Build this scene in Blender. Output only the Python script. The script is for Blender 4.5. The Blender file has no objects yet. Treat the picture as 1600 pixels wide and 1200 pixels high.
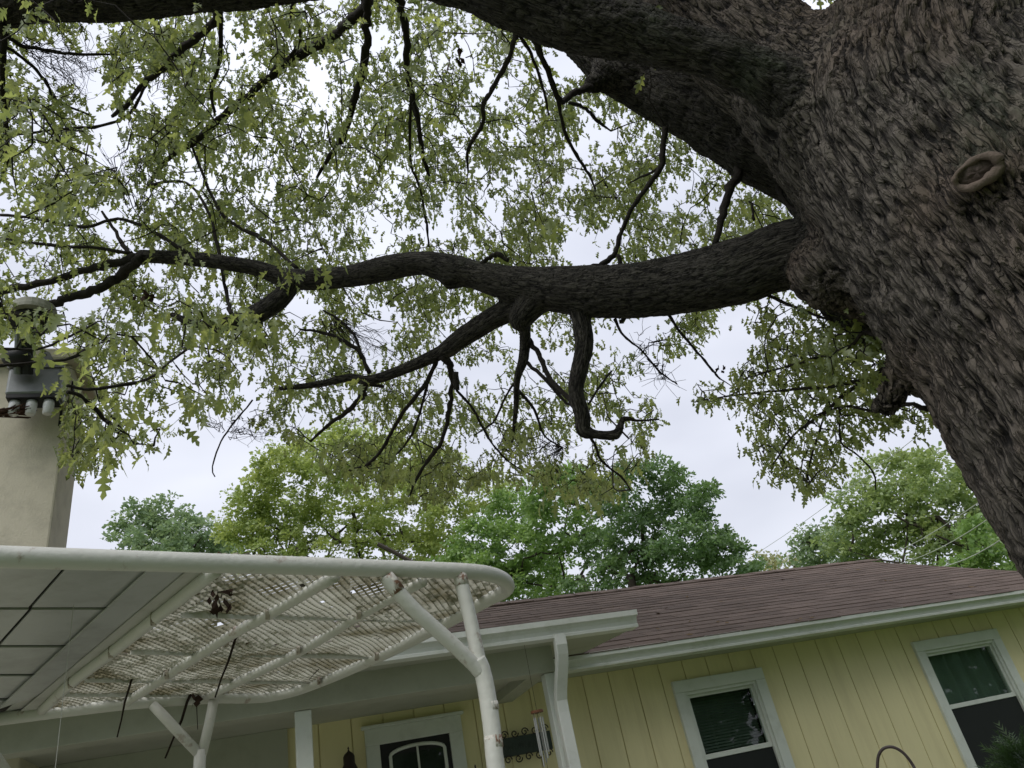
import bpy, math, random
import numpy as np
from mathutils import Vector, Matrix

random.seed(7)
rng = np.random.default_rng(11)
C = bpy.data.collections.new('scene_objects')
bpy.context.scene.collection.children.link(C)
SC = bpy.context.scene

# ------------------------------------------------------------------ camera
F_PX = 1164.0
EYE = 1.6
_z = np.array([-428., 1950., -F_PX]); _z /= np.linalg.norm(_z)     # world up seen from the camera
_f = np.array([0, 0, -1.0]); _y = _f - (_f @ _z) * _z; _y /= np.linalg.norm(_y)
_x = np.cross(_y, _z)
R = np.array([_x, _y, _z])                                         # world = R @ camera
cam_d = bpy.data.cameras.new('camera'); cam = bpy.data.objects.new('camera', cam_d); C.objects.link(cam)
cam_d.sensor_width = 36.0; cam_d.lens = 36.0 * F_PX / 1600.0
cam_d.clip_start = 0.02; cam_d.clip_end = 3000
M4 = Matrix([list(R[0]) + [0], list(R[1]) + [0], list(R[2]) + [0], [0, 0, 0, 1]])
M4.translation = Vector((0, 0, EYE)); cam.matrix_world = M4
SC.camera = cam

# ------------------------------------------------------------------ sky, sun, exposure
SUN_EL, SUN_AZ = 52, 205
w = bpy.data.worlds.new('World'); SC.world = w; w.use_nodes = True
nt = w.node_tree; nt.nodes.clear()
out = nt.nodes.new('ShaderNodeOutputWorld'); bg = nt.nodes.new('ShaderNodeBackground')
sky = nt.nodes.new('ShaderNodeTexSky'); sky.sky_type = 'NISHITA'; sky.sun_disc = False
sky.sun_elevation = math.radians(SUN_EL); sky.sun_rotation = math.radians(SUN_AZ)
tc = nt.nodes.new('ShaderNodeTexCoord'); mp = nt.nodes.new('ShaderNodeMapping')
mp.inputs['Scale'].default_value = (1.0, 1.0, 2.6)
nz = nt.nodes.new('ShaderNodeTexNoise'); nz.inputs['Scale'].default_value = 1.7; nz.inputs['Detail'].default_value = 4; nz.inputs['Roughness'].default_value = .5
rp = nt.nodes.new('ShaderNodeValToRGB')
rp.color_ramp.elements[0].position = .34; rp.color_ramp.elements[0].color = (4.2, 4.4, 5.1, 1)
rp.color_ramp.elements[1].position = .68; rp.color_ramp.elements[1].color = (5.9, 6.1, 6.8, 1)
mx = nt.nodes.new('ShaderNodeMix'); mx.data_type = 'RGBA'; mx.inputs['Factor'].default_value = .96
nt.links.new(tc.outputs['Generated'], mp.inputs['Vector']); nt.links.new(mp.outputs[0], nz.inputs['Vector'])
nt.links.new(nz.outputs['Fac'], rp.inputs['Fac'])
nt.links.new(sky.outputs[0], mx.inputs['A']); nt.links.new(rp.outputs['Color'], mx.inputs['B'])
sx = nt.nodes.new('ShaderNodeSeparateXYZ'); nt.links.new(tc.outputs['Generated'], sx.inputs[0])
mg = nt.nodes.new('ShaderNodeMapRange'); mg.inputs['From Min'].default_value = .05; mg.inputs['From Max'].default_value = .85; mg.inputs['To Min'].default_value = .80; mg.inputs['To Max'].default_value = 1.12; nt.links.new(sx.outputs['Z'], mg.inputs['Value'])
vs_n = nt.nodes.new('ShaderNodeVectorMath'); vs_n.operation = 'SCALE'; nt.links.new(mx.outputs['Result'], vs_n.inputs[0]); nt.links.new(mg.outputs[0], vs_n.inputs['Scale'])
nt.links.new(vs_n.outputs[0], bg.inputs['Color']); bg.inputs['Strength'].default_value = 0.108
nt.links.new(bg.outputs[0], out.inputs[0])
sd = bpy.data.lights.new('sun', 'SUN'); sd.energy = 1.3; sd.angle = math.radians(40); sd.color = (1, .97, .92)
sun = bpy.data.objects.new('sun', sd); C.objects.link(sun)
sv = Vector((math.sin(math.radians(SUN_AZ)) * math.cos(math.radians(SUN_EL)), math.cos(math.radians(SUN_AZ)) * math.cos(math.radians(SUN_EL)), math.sin(math.radians(SUN_EL))))
sun.rotation_euler = (-sv).to_track_quat('-Z', 'Y').to_euler()
SC.view_settings.view_transform = 'Standard'; SC.view_settings.look = 'None'
SC.view_settings.exposure = 0.62; SC.view_settings.gamma = 1; SC.view_settings.use_curve_mapping = False
SC.render.engine = 'CYCLES'
SC.cycles.max_bounces = 8; SC.cycles.transparent_max_bounces = 12
E0 = np.array([0, 0, EYE])

# ------------------------------------------------------------------ helpers: rays and frames
def ray(px, py):
    d = R @ np.array([px - 800.0, -(py - 600.0), -F_PX]); return d / np.linalg.norm(d)
def at(px, py, dist): return E0 + ray(px, py) * dist               # point at a distance in metres
def onz(px, py, h):                                                # point on the level plane h above the eye
    d = ray(px, py); return E0 + d / d[2] * h
U = np.array([.930, .366, 0]); U /= np.linalg.norm(U)              # along the house front
N = np.array([-U[1], U[0], 0])                                     # away from the camera, square to the front
def H(u, D, z): return U * u + N * D + np.array([0, 0, z + EYE])   # house frame, z above the eye
def onD(px, py, D):
    d = ray(px, py); return E0 + d * (D / (N @ d))
def proj(p):
    q = R.T @ (np.asarray(p) - E0); return 800 + F_PX * q[0] / -q[2], 600 - F_PX * q[1] / -q[2]

# ------------------------------------------------------------------ numpy gradient noise
_perm = np.random.default_rng(3).permutation(256).astype(np.int64); _perm = np.concatenate([_perm, _perm])
_g = np.random.default_rng(4).normal(size=(256, 3)); _g /= np.linalg.norm(_g, axis=1)[:, None]
def perlin(p):
    p = np.asarray(p, dtype=np.float64); i = np.floor(p).astype(np.int64); f = p - i; i &= 255
    u = f * f * f * (f * (f * 6 - 15) + 10); res = 0
    for dx in (0, 1):
        wx = u[:, 0] if dx else 1 - u[:, 0]
        for dy in (0, 1):
            wy = u[:, 1] if dy else 1 - u[:, 1]
            for dz in (0, 1):
                wz = u[:, 2] if dz else 1 - u[:, 2]
                h = _perm[_perm[_perm[(i[:, 0] + dx) & 255] + ((i[:, 1] + dy) & 255)] + ((i[:, 2] + dz) & 255)]
                g = _g[h]
                res = res + wx * wy * wz * (g[:, 0] * (f[:, 0] - dx) + g[:, 1] * (f[:, 1] - dy) + g[:, 2] * (f[:, 2] - dz))
    return res

_j = np.random.default_rng(9).uniform(0, 1, (256, 3))
def voro(p):
    """distance between the two nearest cell centres: small along the furrows between plates"""
    i = np.floor(p).astype(np.int64); f = p - i; f1 = np.full(len(p), 9.0); f2 = f1.copy(); idn = np.zeros(len(p))
    for dx in (-1, 0, 1):
        for dy in (-1, 0, 1):
            for dz in (-1, 0, 1):
                h = _perm[_perm[_perm[(i[:, 0] + dx) & 255] + ((i[:, 1] + dy) & 255)] + ((i[:, 2] + dz) & 255)]
                o = _j[h]; d = (dx + o[:, 0] - f[:, 0]) ** 2 + (dy + o[:, 1] - f[:, 1]) ** 2 + (dz + o[:, 2] - f[:, 2]) ** 2
                a = d < f1; f2 = np.where(a, f1, np.minimum(f2, d)); f1 = np.where(a, d, f1); idn = np.where(a, h, idn)
    return np.sqrt(f1), np.sqrt(f2), idn / 255.0
# ------------------------------------------------------------------ helpers: objects
WL = {}
def _props(o, label, cat, group, kind):
    if label: o['label'] = label
    if cat: o['category'] = cat
    if group: o['group'] = group
    if kind: o['kind'] = kind
def thing(name, label, cat, loc, group=None):
    o = bpy.data.objects.new(name, None); C.objects.link(o); o.location = tuple(float(v) for v in loc)
    o.empty_display_size = .1
    WL[o.name] = np.array(loc, float); _props(o, label, cat, group, None); return o
def link(name, me, parent=None, label=None, cat=None, group=None, kind=None):
    o = bpy.data.objects.new(name, me); C.objects.link(o)
    if parent is not None:
        o.parent = parent; o.location = tuple(-WL[parent.name])
    WL[o.name] = np.zeros(3)
    _props(o, label, cat, group, kind); return o
def place(name, me, parent, mat4):
    """a piece sharing mesh data, placed by a world matrix"""
    o = bpy.data.objects.new(name, me); C.objects.link(o); o.parent = parent
    m = mat4.copy(); m.translation = m.translation - Vector(WL[parent.name]); o.matrix_basis = m
    WL[o.name] = np.array(mat4.translation); return o

class MB:
    def __init__(s): s.v = []; s.f = []; s.n = 0
    def add(s, vs, fs):
        s.v.append(np.asarray(vs, float).reshape(-1, 3)); b = s.n
        s.f += [tuple(i + b for i in f) for f in fs]; s.n += len(s.v[-1]); return s
    def box(s, o, a, b, c):
        """corner o and the three edge vectors"""
        o, a, b, c = (np.asarray(t, float) for t in (o, a, b, c))
        vs = [o, o + a, o + a + b, o + b, o + c, o + a + c, o + a + b + c, o + b + c]
        fs = [(0, 3, 2, 1), (4, 5, 6, 7), (0, 1, 5, 4), (1, 2, 6, 5), (2, 3, 7, 6), (3, 0, 4, 7)]
        if np.dot(np.cross(a, b), c) < 0: fs = [tuple(reversed(f)) for f in fs]
        return s.add(vs, fs)
    def hbox(s, u0, u1, d0, d1, z0, z1):
        return s.box(H(u0, d0, z0), U * (u1 - u0), N * (d1 - d0), np.array([0, 0, z1 - z0]))
    def tube(s, pts, rad, n=12, cap=True, wob=0, seed=0):
        pts = np.asarray(pts, float); m = len(pts)
        rad = np.full(m, rad, float) if np.isscalar(rad) else np.asarray(rad, float)
        t = np.gradient(pts, axis=0); t /= np.linalg.norm(t, axis=1)[:, None] + 1e-12
        ref = np.array([0, 0, 1.0]) if abs(t[0][2]) < .9 else np.array([1.0, 0, 0])
        e = np.cross(t[0], ref); e /= np.linalg.norm(e); vs = []
        ang = np.linspace(0, 2 * np.pi, n, endpoint=False)
        rr = np.random.default_rng(seed)
        for i in range(m):
            e = e - (e @ t[i]) * t[i]; e /= np.linalg.norm(e); g = np.cross(t[i], e)
            k = rad[i] * (1 + (wob * rr.normal(size=n) if wob else 0))
            vs.append(pts[i] + np.outer(np.cos(ang) * k, e) + np.outer(np.sin(ang) * k, g))
        fs = []
        for i in range(m - 1):
            for j in range(n):
                a = i * n + j; b = i * n + (j + 1) % n
                fs.append((a, b, b + n, a + n))
        if cap: fs.append(tuple(range(n - 1, -1, -1))); fs.append(tuple(range((m - 1) * n, m * n)))
        return s.add(np.concatenate(vs), fs)
    def sphere(s, c, r, n=12, m=8, sc=(1, 1, 1), lump=0, seed=1):
        vs = []; c = np.asarray(c, float); rr = np.random.default_rng(seed)
        for i in range(m + 1):
            th = np.pi * i / m
            for j in range(n):
                ph = 2 * np.pi * j / n; k = 1 + lump * rr.normal()
                vs.append(c + k * r * np.array([math.sin(th) * math.cos(ph) * sc[0], math.sin(th) * math.sin(ph) * sc[1], math.cos(th) * sc[2]]))
        fs = [(i * n + j, (i + 1) * n + j, (i + 1) * n + (j + 1) % n, i * n + (j + 1) % n) for i in range(m) for j in range(n)]
        return s.add(vs, fs)
    def extrude(s, prof, p0, p1, ea, eb):
        """profile (a,b) swept from p0 to p1"""
        p0, p1 = np.asarray(p0), np.asarray(p1); n = len(prof)
        q = np.array([ea * a + eb * b for a, b in prof])
        vs = np.concatenate([p0 + q, p1 + q])
        fs = [(j, (j + 1) % n, (j + 1) % n + n, j + n) for j in range(n)] + [tuple(range(n - 1, -1, -1)), tuple(range(n, 2 * n))]
        return s.add(vs, fs)
    def mesh(s, name, mat, smooth=False):
        me = bpy.data.meshes.new(name); v = np.concatenate(s.v)
        me.from_pydata(v.tolist(), [], s.f); me.materials.append(mat)
        if smooth: me.polygons.foreach_set('use_smooth', [True] * len(me.polygons))
        me.update(); return me
    def build(s, name, mat, parent=None, smooth=False, bevel=0, **k):
        o = link(name, s.mesh(name, mat, smooth), parent, **k)
        if bevel:
            b = o.modifiers.new('bevel', 'BEVEL'); b.width = bevel; b.segments = 2; b.limit_method = 'ANGLE'
        return o
def trimesh(name, v, t, mat, smooth=False, attrs=None):
    me = bpy.data.meshes.new(name); v = np.asarray(v, np.float32); t = np.asarray(t, np.int32)
    me.vertices.add(len(v)); me.vertices.foreach_set('co', v.ravel())
    k = t.shape[1]; me.loops.add(len(t) * k); me.loops.foreach_set('vertex_index', t.ravel())
    me.polygons.add(len(t)); me.polygons.foreach_set('loop_start', np.arange(0, len(t) * k, k, dtype=np.int32))
    if smooth: me.polygons.foreach_set('use_smooth', np.ones(len(t), bool))
    me.materials.append(mat); me.update(calc_edges=True)
    for an, av in (attrs or {}).items():
        a = me.attributes.new(an, 'FLOAT', 'POINT'); a.data.foreach_set('value', np.asarray(av, np.float32))
    return me

# ------------------------------------------------------------------ materials
def mat(name, col, rough=.6, spec=.3, metal=0, var=.12, vscale=8, dirt=None, dirt_amt=.4, dirt_scale=3, dirt_edge=(.5, .7), bump=0, bscale=60, coat=0, stretch=None):
    m = bpy.data.materials.new(name); m.use_nodes = True; t = m.node_tree; L = t.links
    b = t.nodes['Principled BSDF']; b.inputs['Roughness'].default_value = rough; b.inputs['Metallic'].default_value = metal
    b.inputs['Specular IOR Level'].default_value = spec; b.inputs['Coat Weight'].default_value = coat
    co = t.nodes.new('ShaderNodeTexCoord'); src = co.outputs['Object']
    if stretch:
        mpn = t.nodes.new('ShaderNodeMapping'); mpn.inputs['Scale'].default_value = stretch; L.new(src, mpn.inputs[0]); src = mpn.outputs[0]
    n = t.nodes.new('ShaderNodeTexNoise'); n.inputs['Scale'].default_value = vscale; n.inputs['Detail'].default_value = 6; n.inputs['Roughness'].default_value = .65
    L.new(src, n.inputs['Vector'])
    h = t.nodes.new('ShaderNodeMix'); h.data_type = 'RGBA'
    h.inputs['A'].default_value = tuple(c * (1 - var) for c in col) + (1,); h.inputs['B'].default_value = tuple(min(1, c * (1 + var)) for c in col) + (1,)
    L.new(n.outputs['Fac'], h.inputs['Factor']); cur = h.outputs['Result']
    if dirt:
        n2 = t.nodes.new('ShaderNodeTexNoise'); n2.inputs['Scale'].default_value = dirt_scale; n2.inputs['Detail'].default_value = 8; n2.inputs['Roughness'].default_value = .7
        L.new(src, n2.inputs['Vector'])
        r = t.nodes.new('ShaderNodeMapRange'); r.inputs['From Min'].default_value = dirt_edge[0]; r.inputs['From Max'].default_value = dirt_edge[1]; r.inputs['To Max'].default_value = dirt_amt
        L.new(n2.outputs['Fac'], r.inputs['Value'])
        k = t.nodes.new('ShaderNodeMix'); k.data_type = 'RGBA'; L.new(r.outputs[0], k.inputs['Factor']); L.new(cur, k.inputs['A']); k.inputs['B'].default_value = tuple(dirt) + (1,)
        cur = k.outputs['Result']
    L.new(cur, b.inputs['Base Color'])
    if bump:
        n3 = t.nodes.new('ShaderNodeTexNoise'); n3.inputs['Scale'].default_value = bscale; n3.inputs['Detail'].default_value = 5
        L.new(src, n3.inputs['Vector'])
        bp = t.nodes.new('ShaderNodeBump'); bp.inputs['Strength'].default_value = bump; bp.inputs['Distance'].default_value = .01
        L.new(n3.outputs['Fac'], bp.inputs['Height']); L.new(bp.outputs[0], b.inputs['Normal'])
    return m
def leaf_mat(name, top, trans, mixf=.5, rough=.5, varsc=.7):
    m = bpy.data.materials.new(name); m.use_nodes = True; t = m.node_tree; L = t.links; t.nodes.clear()
    o = t.nodes.new('ShaderNodeOutputMaterial'); d = t.nodes.new('ShaderNodeBsdfDiffuse'); tr = t.nodes.new('ShaderNodeBsdfTranslucent')
    gl = t.nodes.new('ShaderNodeBsdfGlossy'); gl.inputs['Roughness'].default_value = rough; gl.inputs['Color'].default_value = (.8, .85, .8, 1)
    at_ = t.nodes.new('ShaderNodeAttribute'); at_.attribute_name = 'tint'
    oi = t.nodes.new('ShaderNodeObjectInfo')
    co = t.nodes.new('ShaderNodeTexCoord')
    n = t.nodes.new('ShaderNodeTexNoise'); n.inputs['Scale'].default_value = varsc; n.inputs['Detail'].default_value = 3
    L.new(co.outputs['Object'], n.inputs['Vector'])
    ad = t.nodes.new('ShaderNodeMath'); ad.operation = 'ADD'; L.new(at_.outputs['Fac'], ad.inputs[0]); L.new(n.outputs['Fac'], ad.inputs[1])
    md = t.nodes.new('ShaderNodeMath'); md.operation = 'MULTIPLY'; md.inputs[1].default_value = .5; L.new(ad.outputs[0], md.inputs[0])
    for (c, node) in ((top, d), (trans, tr)):
        h = t.nodes.new('ShaderNodeMix'); h.data_type = 'RGBA'
        h.inputs['A'].default_value = (c[0] * .62, c[1] * .72, c[2] * .7, 1); h.inputs['B'].default_value = (min(1, c[0] * 1.45), min(1, c[1] * 1.3), c[2] * 1.25, 1)
        L.new(md.outputs[0], h.inputs['Factor']); L.new(h.outputs['Result'], node.inputs['Color'])
    s1 = t.nodes.new('ShaderNodeMixShader'); s1.inputs[0].default_value = mixf; L.new(d.outputs[0], s1.inputs[1]); L.new(tr.outputs[0], s1.inputs[2])
    s2 = t.nodes.new('ShaderNodeMixShader'); s2.inputs[0].default_value = .06; L.new(s1.outputs[0], s2.inputs[1]); L.new(gl.outputs[0], s2.inputs[2])
    L.new(s2.outputs[0], o.inputs[0]); return m
def bark_mat(name, dark, lite, tint, lichen=(.10, .13, .08), lich=.5, fine=1.0, plate=44):
    m = bpy.data.materials.new(name); m.use_nodes = True; t = m.node_tree; L = t.links
    b = t.nodes['Principled BSDF']; b.inputs['Roughness'].default_value = .85; b.inputs['Specular IOR Level'].default_value = .25
    a = t.nodes.new('ShaderNodeAttribute'); a.attribute_name = 'bark'
    co = t.nodes.new('ShaderNodeTexCoord')
    n = t.nodes.new('ShaderNodeTexNoise'); n.inputs['Scale'].default_value = 95; n.inputs['Detail'].default_value = 7; n.inputs['Roughness'].default_value = .72
    ga = t.nodes.new('ShaderNodeAttribute'); ga.attribute_name = 'grain'; L.new(ga.outputs['Vector'], n.inputs['Vector'])
    ma = t.nodes.new('ShaderNodeMath'); ma.operation = 'MULTIPLY_ADD'; L.new(n.outputs['Fac'], ma.inputs[0]); ma.inputs[1].default_value = .55; L.new(a.outputs['Fac'], ma.inputs[2])
    nd_ = t.nodes.new('ShaderNodeTexNoise'); nd_.inputs['Scale'].default_value = 38; nd_.inputs['Detail'].default_value = 3; L.new(ga.outputs['Vector'], nd_.inputs['Vector'])
    dv = t.nodes.new('ShaderNodeVectorMath'); dv.operation = 'MULTIPLY_ADD'; dv.inputs[1].default_value = (.020, .020, .024); L.new(nd_.outputs['Color'], dv.inputs[0])
    ne_ = t.nodes.new('ShaderNodeTexNoise'); ne_.inputs['Scale'].default_value = 9; ne_.inputs['Detail'].default_value = 2; L.new(ga.outputs['Vector'], ne_.inputs['Vector'])
    dw = t.nodes.new('ShaderNodeVectorMath'); dw.operation = 'MULTIPLY_ADD'; dw.inputs[1].default_value = (.045, .045, .05); L.new(ne_.outputs['Color'], dw.inputs[0]); L.new(ga.outputs['Vector'], dw.inputs[2]); L.new(dw.outputs[0], dv.inputs[2])
    def fissure(scale, vec, width, det):
        a_ = t.nodes.new('ShaderNodeTexNoise'); a_.inputs['Scale'].default_value = scale; a_.inputs['Detail'].default_value = det; a_.inputs['Roughness'].default_value = .45; L.new(vec, a_.inputs['Vector'])
        b_ = t.nodes.new('ShaderNodeMath'); b_.operation = 'SUBTRACT'; b_.inputs[1].default_value = .5; L.new(a_.outputs['Fac'], b_.inputs[0])
        c_ = t.nodes.new('ShaderNodeMath'); c_.operation = 'ABSOLUTE'; L.new(b_.outputs[0], c_.inputs[0])
        d_ = t.nodes.new('ShaderNodeMapRange'); d_.interpolation_type = 'SMOOTHSTEP'; d_.inputs['From Min'].default_value = .0; d_.inputs['From Max'].default_value = width; L.new(c_.outputs[0], d_.inputs['Value']); return d_.outputs[0]
    fA = fissure(plate, dv.outputs[0], .105, 3)
    sv_ = t.nodes.new('ShaderNodeVectorMath'); sv_.operation = 'MULTIPLY'; sv_.inputs[1].default_value = (1, 1, 2.6); L.new(dv.outputs[0], sv_.inputs[0])
    fB = fissure(plate * 1.25, sv_.outputs[0], .05, 2)
    fm = t.nodes.new('ShaderNodeMath'); fm.operation = 'MULTIPLY_ADD'; fm.inputs[1].default_value = .38; fm.inputs[2].default_value = .62; L.new(fB, fm.inputs[0])
    ve = t.nodes.new('ShaderNodeMath'); ve.operation = 'MULTIPLY'; L.new(fA, ve.inputs[0]); L.new(fm.outputs[0], ve.inputs[1])
    vm = t.nodes.new('ShaderNodeMath'); vm.operation = 'MULTIPLY_ADD'; vm.inputs[1].default_value = .40; L.new(ve.outputs[0], vm.inputs[0]); L.new(ma.outputs[0], vm.inputs[2])
    hb = t.nodes.new('ShaderNodeMath'); hb.operation = 'MULTIPLY_ADD'; hb.inputs[1].default_value = .35; L.new(n.outputs['Fac'], hb.inputs[0]); L.new(ve.outputs[0], hb.inputs[2])
    r = t.nodes.new('ShaderNodeValToRGB'); e = r.color_ramp.elements
    e[0].position = .54; e[0].color = dark + (1,); e[1].position = 1.0; e[1].color = lite + (1,)  # dark end: the furrows' own tone plus crevice shade put into the colour
    k = e.new(.80); k.color = tuple(dark[i] * .45 + lite[i] * .5 for i in range(3)) + (1,)
    L.new(vm.outputs[0], r.inputs['Fac'])
    n2 = t.nodes.new('ShaderNodeTexNoise'); n2.inputs['Scale'].default_value = 1.6; n2.inputs['Detail'].default_value = 4; L.new(co.outputs['Object'], n2.inputs['Vector'])
    mr = t.nodes.new('ShaderNodeMapRange'); mr.inputs['From Min'].default_value = .45; mr.inputs['From Max'].default_value = .7; L.new(n2.outputs['Fac'], mr.inputs['Value'])
    mm = t.nodes.new('ShaderNodeMix'); mm.data_type = 'RGBA'; mm.blend_type = 'MULTIPLY'; L.new(mr.outputs[0], mm.inputs['Factor']); L.new(r.outputs['Color'], mm.inputs['A']); mm.inputs['B'].default_value = tint + (1,)
    n3 = t.nodes.new('ShaderNodeTexNoise'); n3.inputs['Scale'].default_value = 4.5; n3.inputs['Detail'].default_value = 10; n3.inputs['Roughness'].default_value = .75; L.new(co.outputs['Object'], n3.inputs['Vector'])
    at2 = t.nodes.new('ShaderNodeAttribute'); at2.attribute_name = 'lichen'
    m3 = t.nodes.new('ShaderNodeMath'); m3.operation = 'ADD'; L.new(n3.outputs['Fac'], m3.inputs[0]); L.new(at2.outputs['Fac'], m3.inputs[1])
    r3 = t.nodes.new('ShaderNodeMapRange'); r3.inputs['From Min'].default_value = .6; r3.inputs['From Max'].default_value = .76; r3.inputs['To Max'].default_value = lich; L.new(m3.outputs[0], r3.inputs['Value'])
    ml = t.nodes.new('ShaderNodeMath'); ml.operation = 'MULTIPLY'; L.new(r3.outputs[0], ml.inputs[0]); L.new(a.outputs['Fac'], ml.inputs[1])
    m4 = t.nodes.new('ShaderNodeMix'); m4.data_type = 'RGBA'; L.new(ml.outputs[0], m4.inputs['Factor']); L.new(mm.outputs['Result'], m4.inputs['A']); m4.inputs['B'].default_value = lichen + (1,)
    L.new(m4.outputs['Result'], b.inputs['Base Color'])
    bp = t.nodes.new('ShaderNodeBump'); bp.inputs['Strength'].default_value = 1.0 * fine; bp.inputs['Distance'].default_value = .015
    L.new(hb.outputs[0], bp.inputs['Height']); L.new(bp.outputs[0], b.inputs['Normal'])
    return m
def glass_mat(name, tint=(.9, .95, .92), k=1.25):
    m = bpy.data.materials.new(name); m.use_nodes = True; t = m.node_tree; L = t.links; t.nodes.clear()
    o = t.nodes.new('ShaderNodeOutputMaterial'); tr = t.nodes.new('ShaderNodeBsdfTransparent'); tr.inputs[0].default_value = tint + (1,)
    g = t.nodes.new('ShaderNodeBsdfGlossy'); g.inputs['Roughness'].default_value = .015
    fr = t.nodes.new('ShaderNodeFresnel'); fr.inputs[0].default_value = 1.5
    co = t.nodes.new('ShaderNodeTexCoord'); n = t.nodes.new('ShaderNodeTexNoise'); n.inputs['Scale'].default_value = 1.3; L.new(co.outputs['Object'], n.inputs['Vector'])
    bp = t.nodes.new('ShaderNodeBump'); bp.inputs['Strength'].default_value = .012; bp.inputs['Distance'].default_value = .02; L.new(n.outputs['Fac'], bp.inputs['Height']); L.new(bp.outputs[0], g.inputs['Normal'])
    mu = t.nodes.new('ShaderNodeMath'); mu.operation = 'MULTIPLY'; mu.inputs[1].default_value = k; mu.use_clamp = True; L.new(fr.outputs[0], mu.inputs[0])
    s = t.nodes.new('ShaderNodeMixShader'); gb = t.nodes.new('ShaderNodeNewGeometry'); ib = t.nodes.new('ShaderNodeMath'); ib.operation = 'SUBTRACT'; ib.inputs[0].default_value = 1; L.new(gb.outputs['Backfacing'], ib.inputs[1]); mb2 = t.nodes.new('ShaderNodeMath'); mb2.operation = 'MULTIPLY'; L.new(mu.outputs[0], mb2.inputs[0]); L.new(ib.outputs[0], mb2.inputs[1]); L.new(mb2.outputs[0], s.inputs[0]); L.new(tr.outputs[0], s.inputs[1]); L.new(g.outputs[0], s.inputs[2]); L.new(s.outputs[0], o.inputs[0]); return m

M_TUBE = mat('white tube paint', (.62, .62, .57), .42, .4, var=.06, dirt=(.20, .085, .035), dirt_amt=.75, dirt_scale=9, dirt_edge=(.60, .69), bump=.25, bscale=45)
M_RUST = mat('rusty steel', (.19, .095, .05), .8, .2, var=.5, vscale=50, dirt=(.55, .52, .46), dirt_amt=.95, dirt_scale=38, dirt_edge=(.45, .53), bump=.5)
M_RUSTP = mat('paint worn to rust', (.62, .60, .54), .6, .3, var=.1, vscale=50, dirt=(.19, .09, .045), dirt_amt=.95, dirt_scale=22, dirt_edge=(.50, .58), bump=.5)
M_MESH = mat('weathered mesh paint', (.62, .60, .53), .6, .3, var=.12, vscale=4, dirt=(.20, .17, .09), dirt_amt=.85, dirt_scale=4.2, dirt_edge=(.44, .62))
M_CLAMP = mat('stained clamp', (.42, .38, .32), .6, .3, var=.3, vscale=60, dirt=(.10, .06, .035), dirt_amt=.8, dirt_scale=40, dirt_edge=(.5, .6))
M_PANEL = mat('grey roof sheet', (.50, .51, .50), .24, .5, var=.08, vscale=2, dirt=(.2, .2, .17), dirt_amt=.5, dirt_scale=2.5, dirt_edge=(.45, .7))
M_FLASH = mat('pale flashing', (.50, .50, .46), .35, .5, var=.06, vscale=5, dirt=(.2, .2, .17), dirt_amt=.4, dirt_scale=6)
M_JOINT = mat('black joint sealant', (.035, .033, .028), .8, .2)
M_SIDE = mat('yellow siding paint', (.80, .72, .43), .62, .25, var=.05, vscale=3, dirt=(.50, .42, .22), dirt_amt=.4, dirt_scale=5, dirt_edge=(.48, .78), bump=.12, bscale=60, stretch=(1, 1, .12))
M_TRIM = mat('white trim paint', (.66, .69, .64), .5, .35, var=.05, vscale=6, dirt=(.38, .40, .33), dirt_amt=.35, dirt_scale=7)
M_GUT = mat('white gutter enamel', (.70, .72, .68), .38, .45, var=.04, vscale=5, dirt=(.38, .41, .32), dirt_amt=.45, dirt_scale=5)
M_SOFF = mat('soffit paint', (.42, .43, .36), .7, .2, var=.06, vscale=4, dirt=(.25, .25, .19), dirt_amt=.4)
M_CHIM = mat('cream stucco', (.60, .56, .45), .85, .15, var=.07, vscale=3, dirt=(.27, .25, .2), dirt_amt=.5, dirt_scale=3, bump=.25, bscale=90)
M_DARK = mat('black metal', (.02, .02, .022), .5, .3)
M_IRON = mat('brown black iron', (.035, .024, .022), .45, .4)
M_GALV = mat('galvanised steel', (.20, .21, .21), .42, .5, metal=.5, var=.2, vscale=25)
M_CAP = mat('pale plastic cap', (.33, .33, .27), .6, .3, var=.12, vscale=15, dirt=(.12, .14, .08), dirt_amt=.6, dirt_scale=12)
M_SOCK = mat('pale porcelain', (.75, .76, .78), .25, .5, var=.08, vscale=40, dirt=(.3, .28, .25), dirt_amt=.6, dirt_scale=40)
M_ROOM = mat('dark room', (.03, .035, .03), .9, .1)
M_BLIND = mat('blind slat', (.10, .125, .105), .6, .3)
M_CURT = mat('grey green curtain', (.15, .20, .165), .9, .1, var=.12, vscale=5)
M_SCREEN = mat('insect screen', (.022, .025, .024), .8, .2)
M_GLASS = glass_mat('window glass')
M_WOOD = mat('chime wood', (.14, .06, .03), .6, .3, var=.3, vscale=30)
M_ALU = mat('chime aluminium', (.6, .6, .58), .3, .5, metal=.8)
M_SIGN = mat('dark green sign', (.045, .06, .052), .6, .3, var=.4, vscale=20)
M_STICK = mat('dry stick', (.03, .022, .017), .9, .1, var=.4, vscale=60)
M_DEAD = mat('dead leaf', (.045, .025, .018), .8, .2, var=.4, vscale=40)
M_DEBRIS = mat('leaf litter', (.14, .095, .05), .9, .1, var=.5, vscale=30)
M_GRASS = mat('lawn', (.09, .13, .045), .9, .1, var=.4, vscale=3)
M_PATIO = mat('concrete', (.34, .33, .30), .85, .2, var=.12, vscale=3, dirt=(.2, .19, .15), dirt_amt=.5)
M_WIRE = mat('pale wire', (.42, .45, .36), .5, .3)
M_THREAD = mat('thread', (.5, .5, .46), .5, .3)
M_SCAR = mat('healed cut wood', (.135, .105, .085), .85, .15, var=.35, vscale=35, bump=.6, bscale=70)
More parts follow.
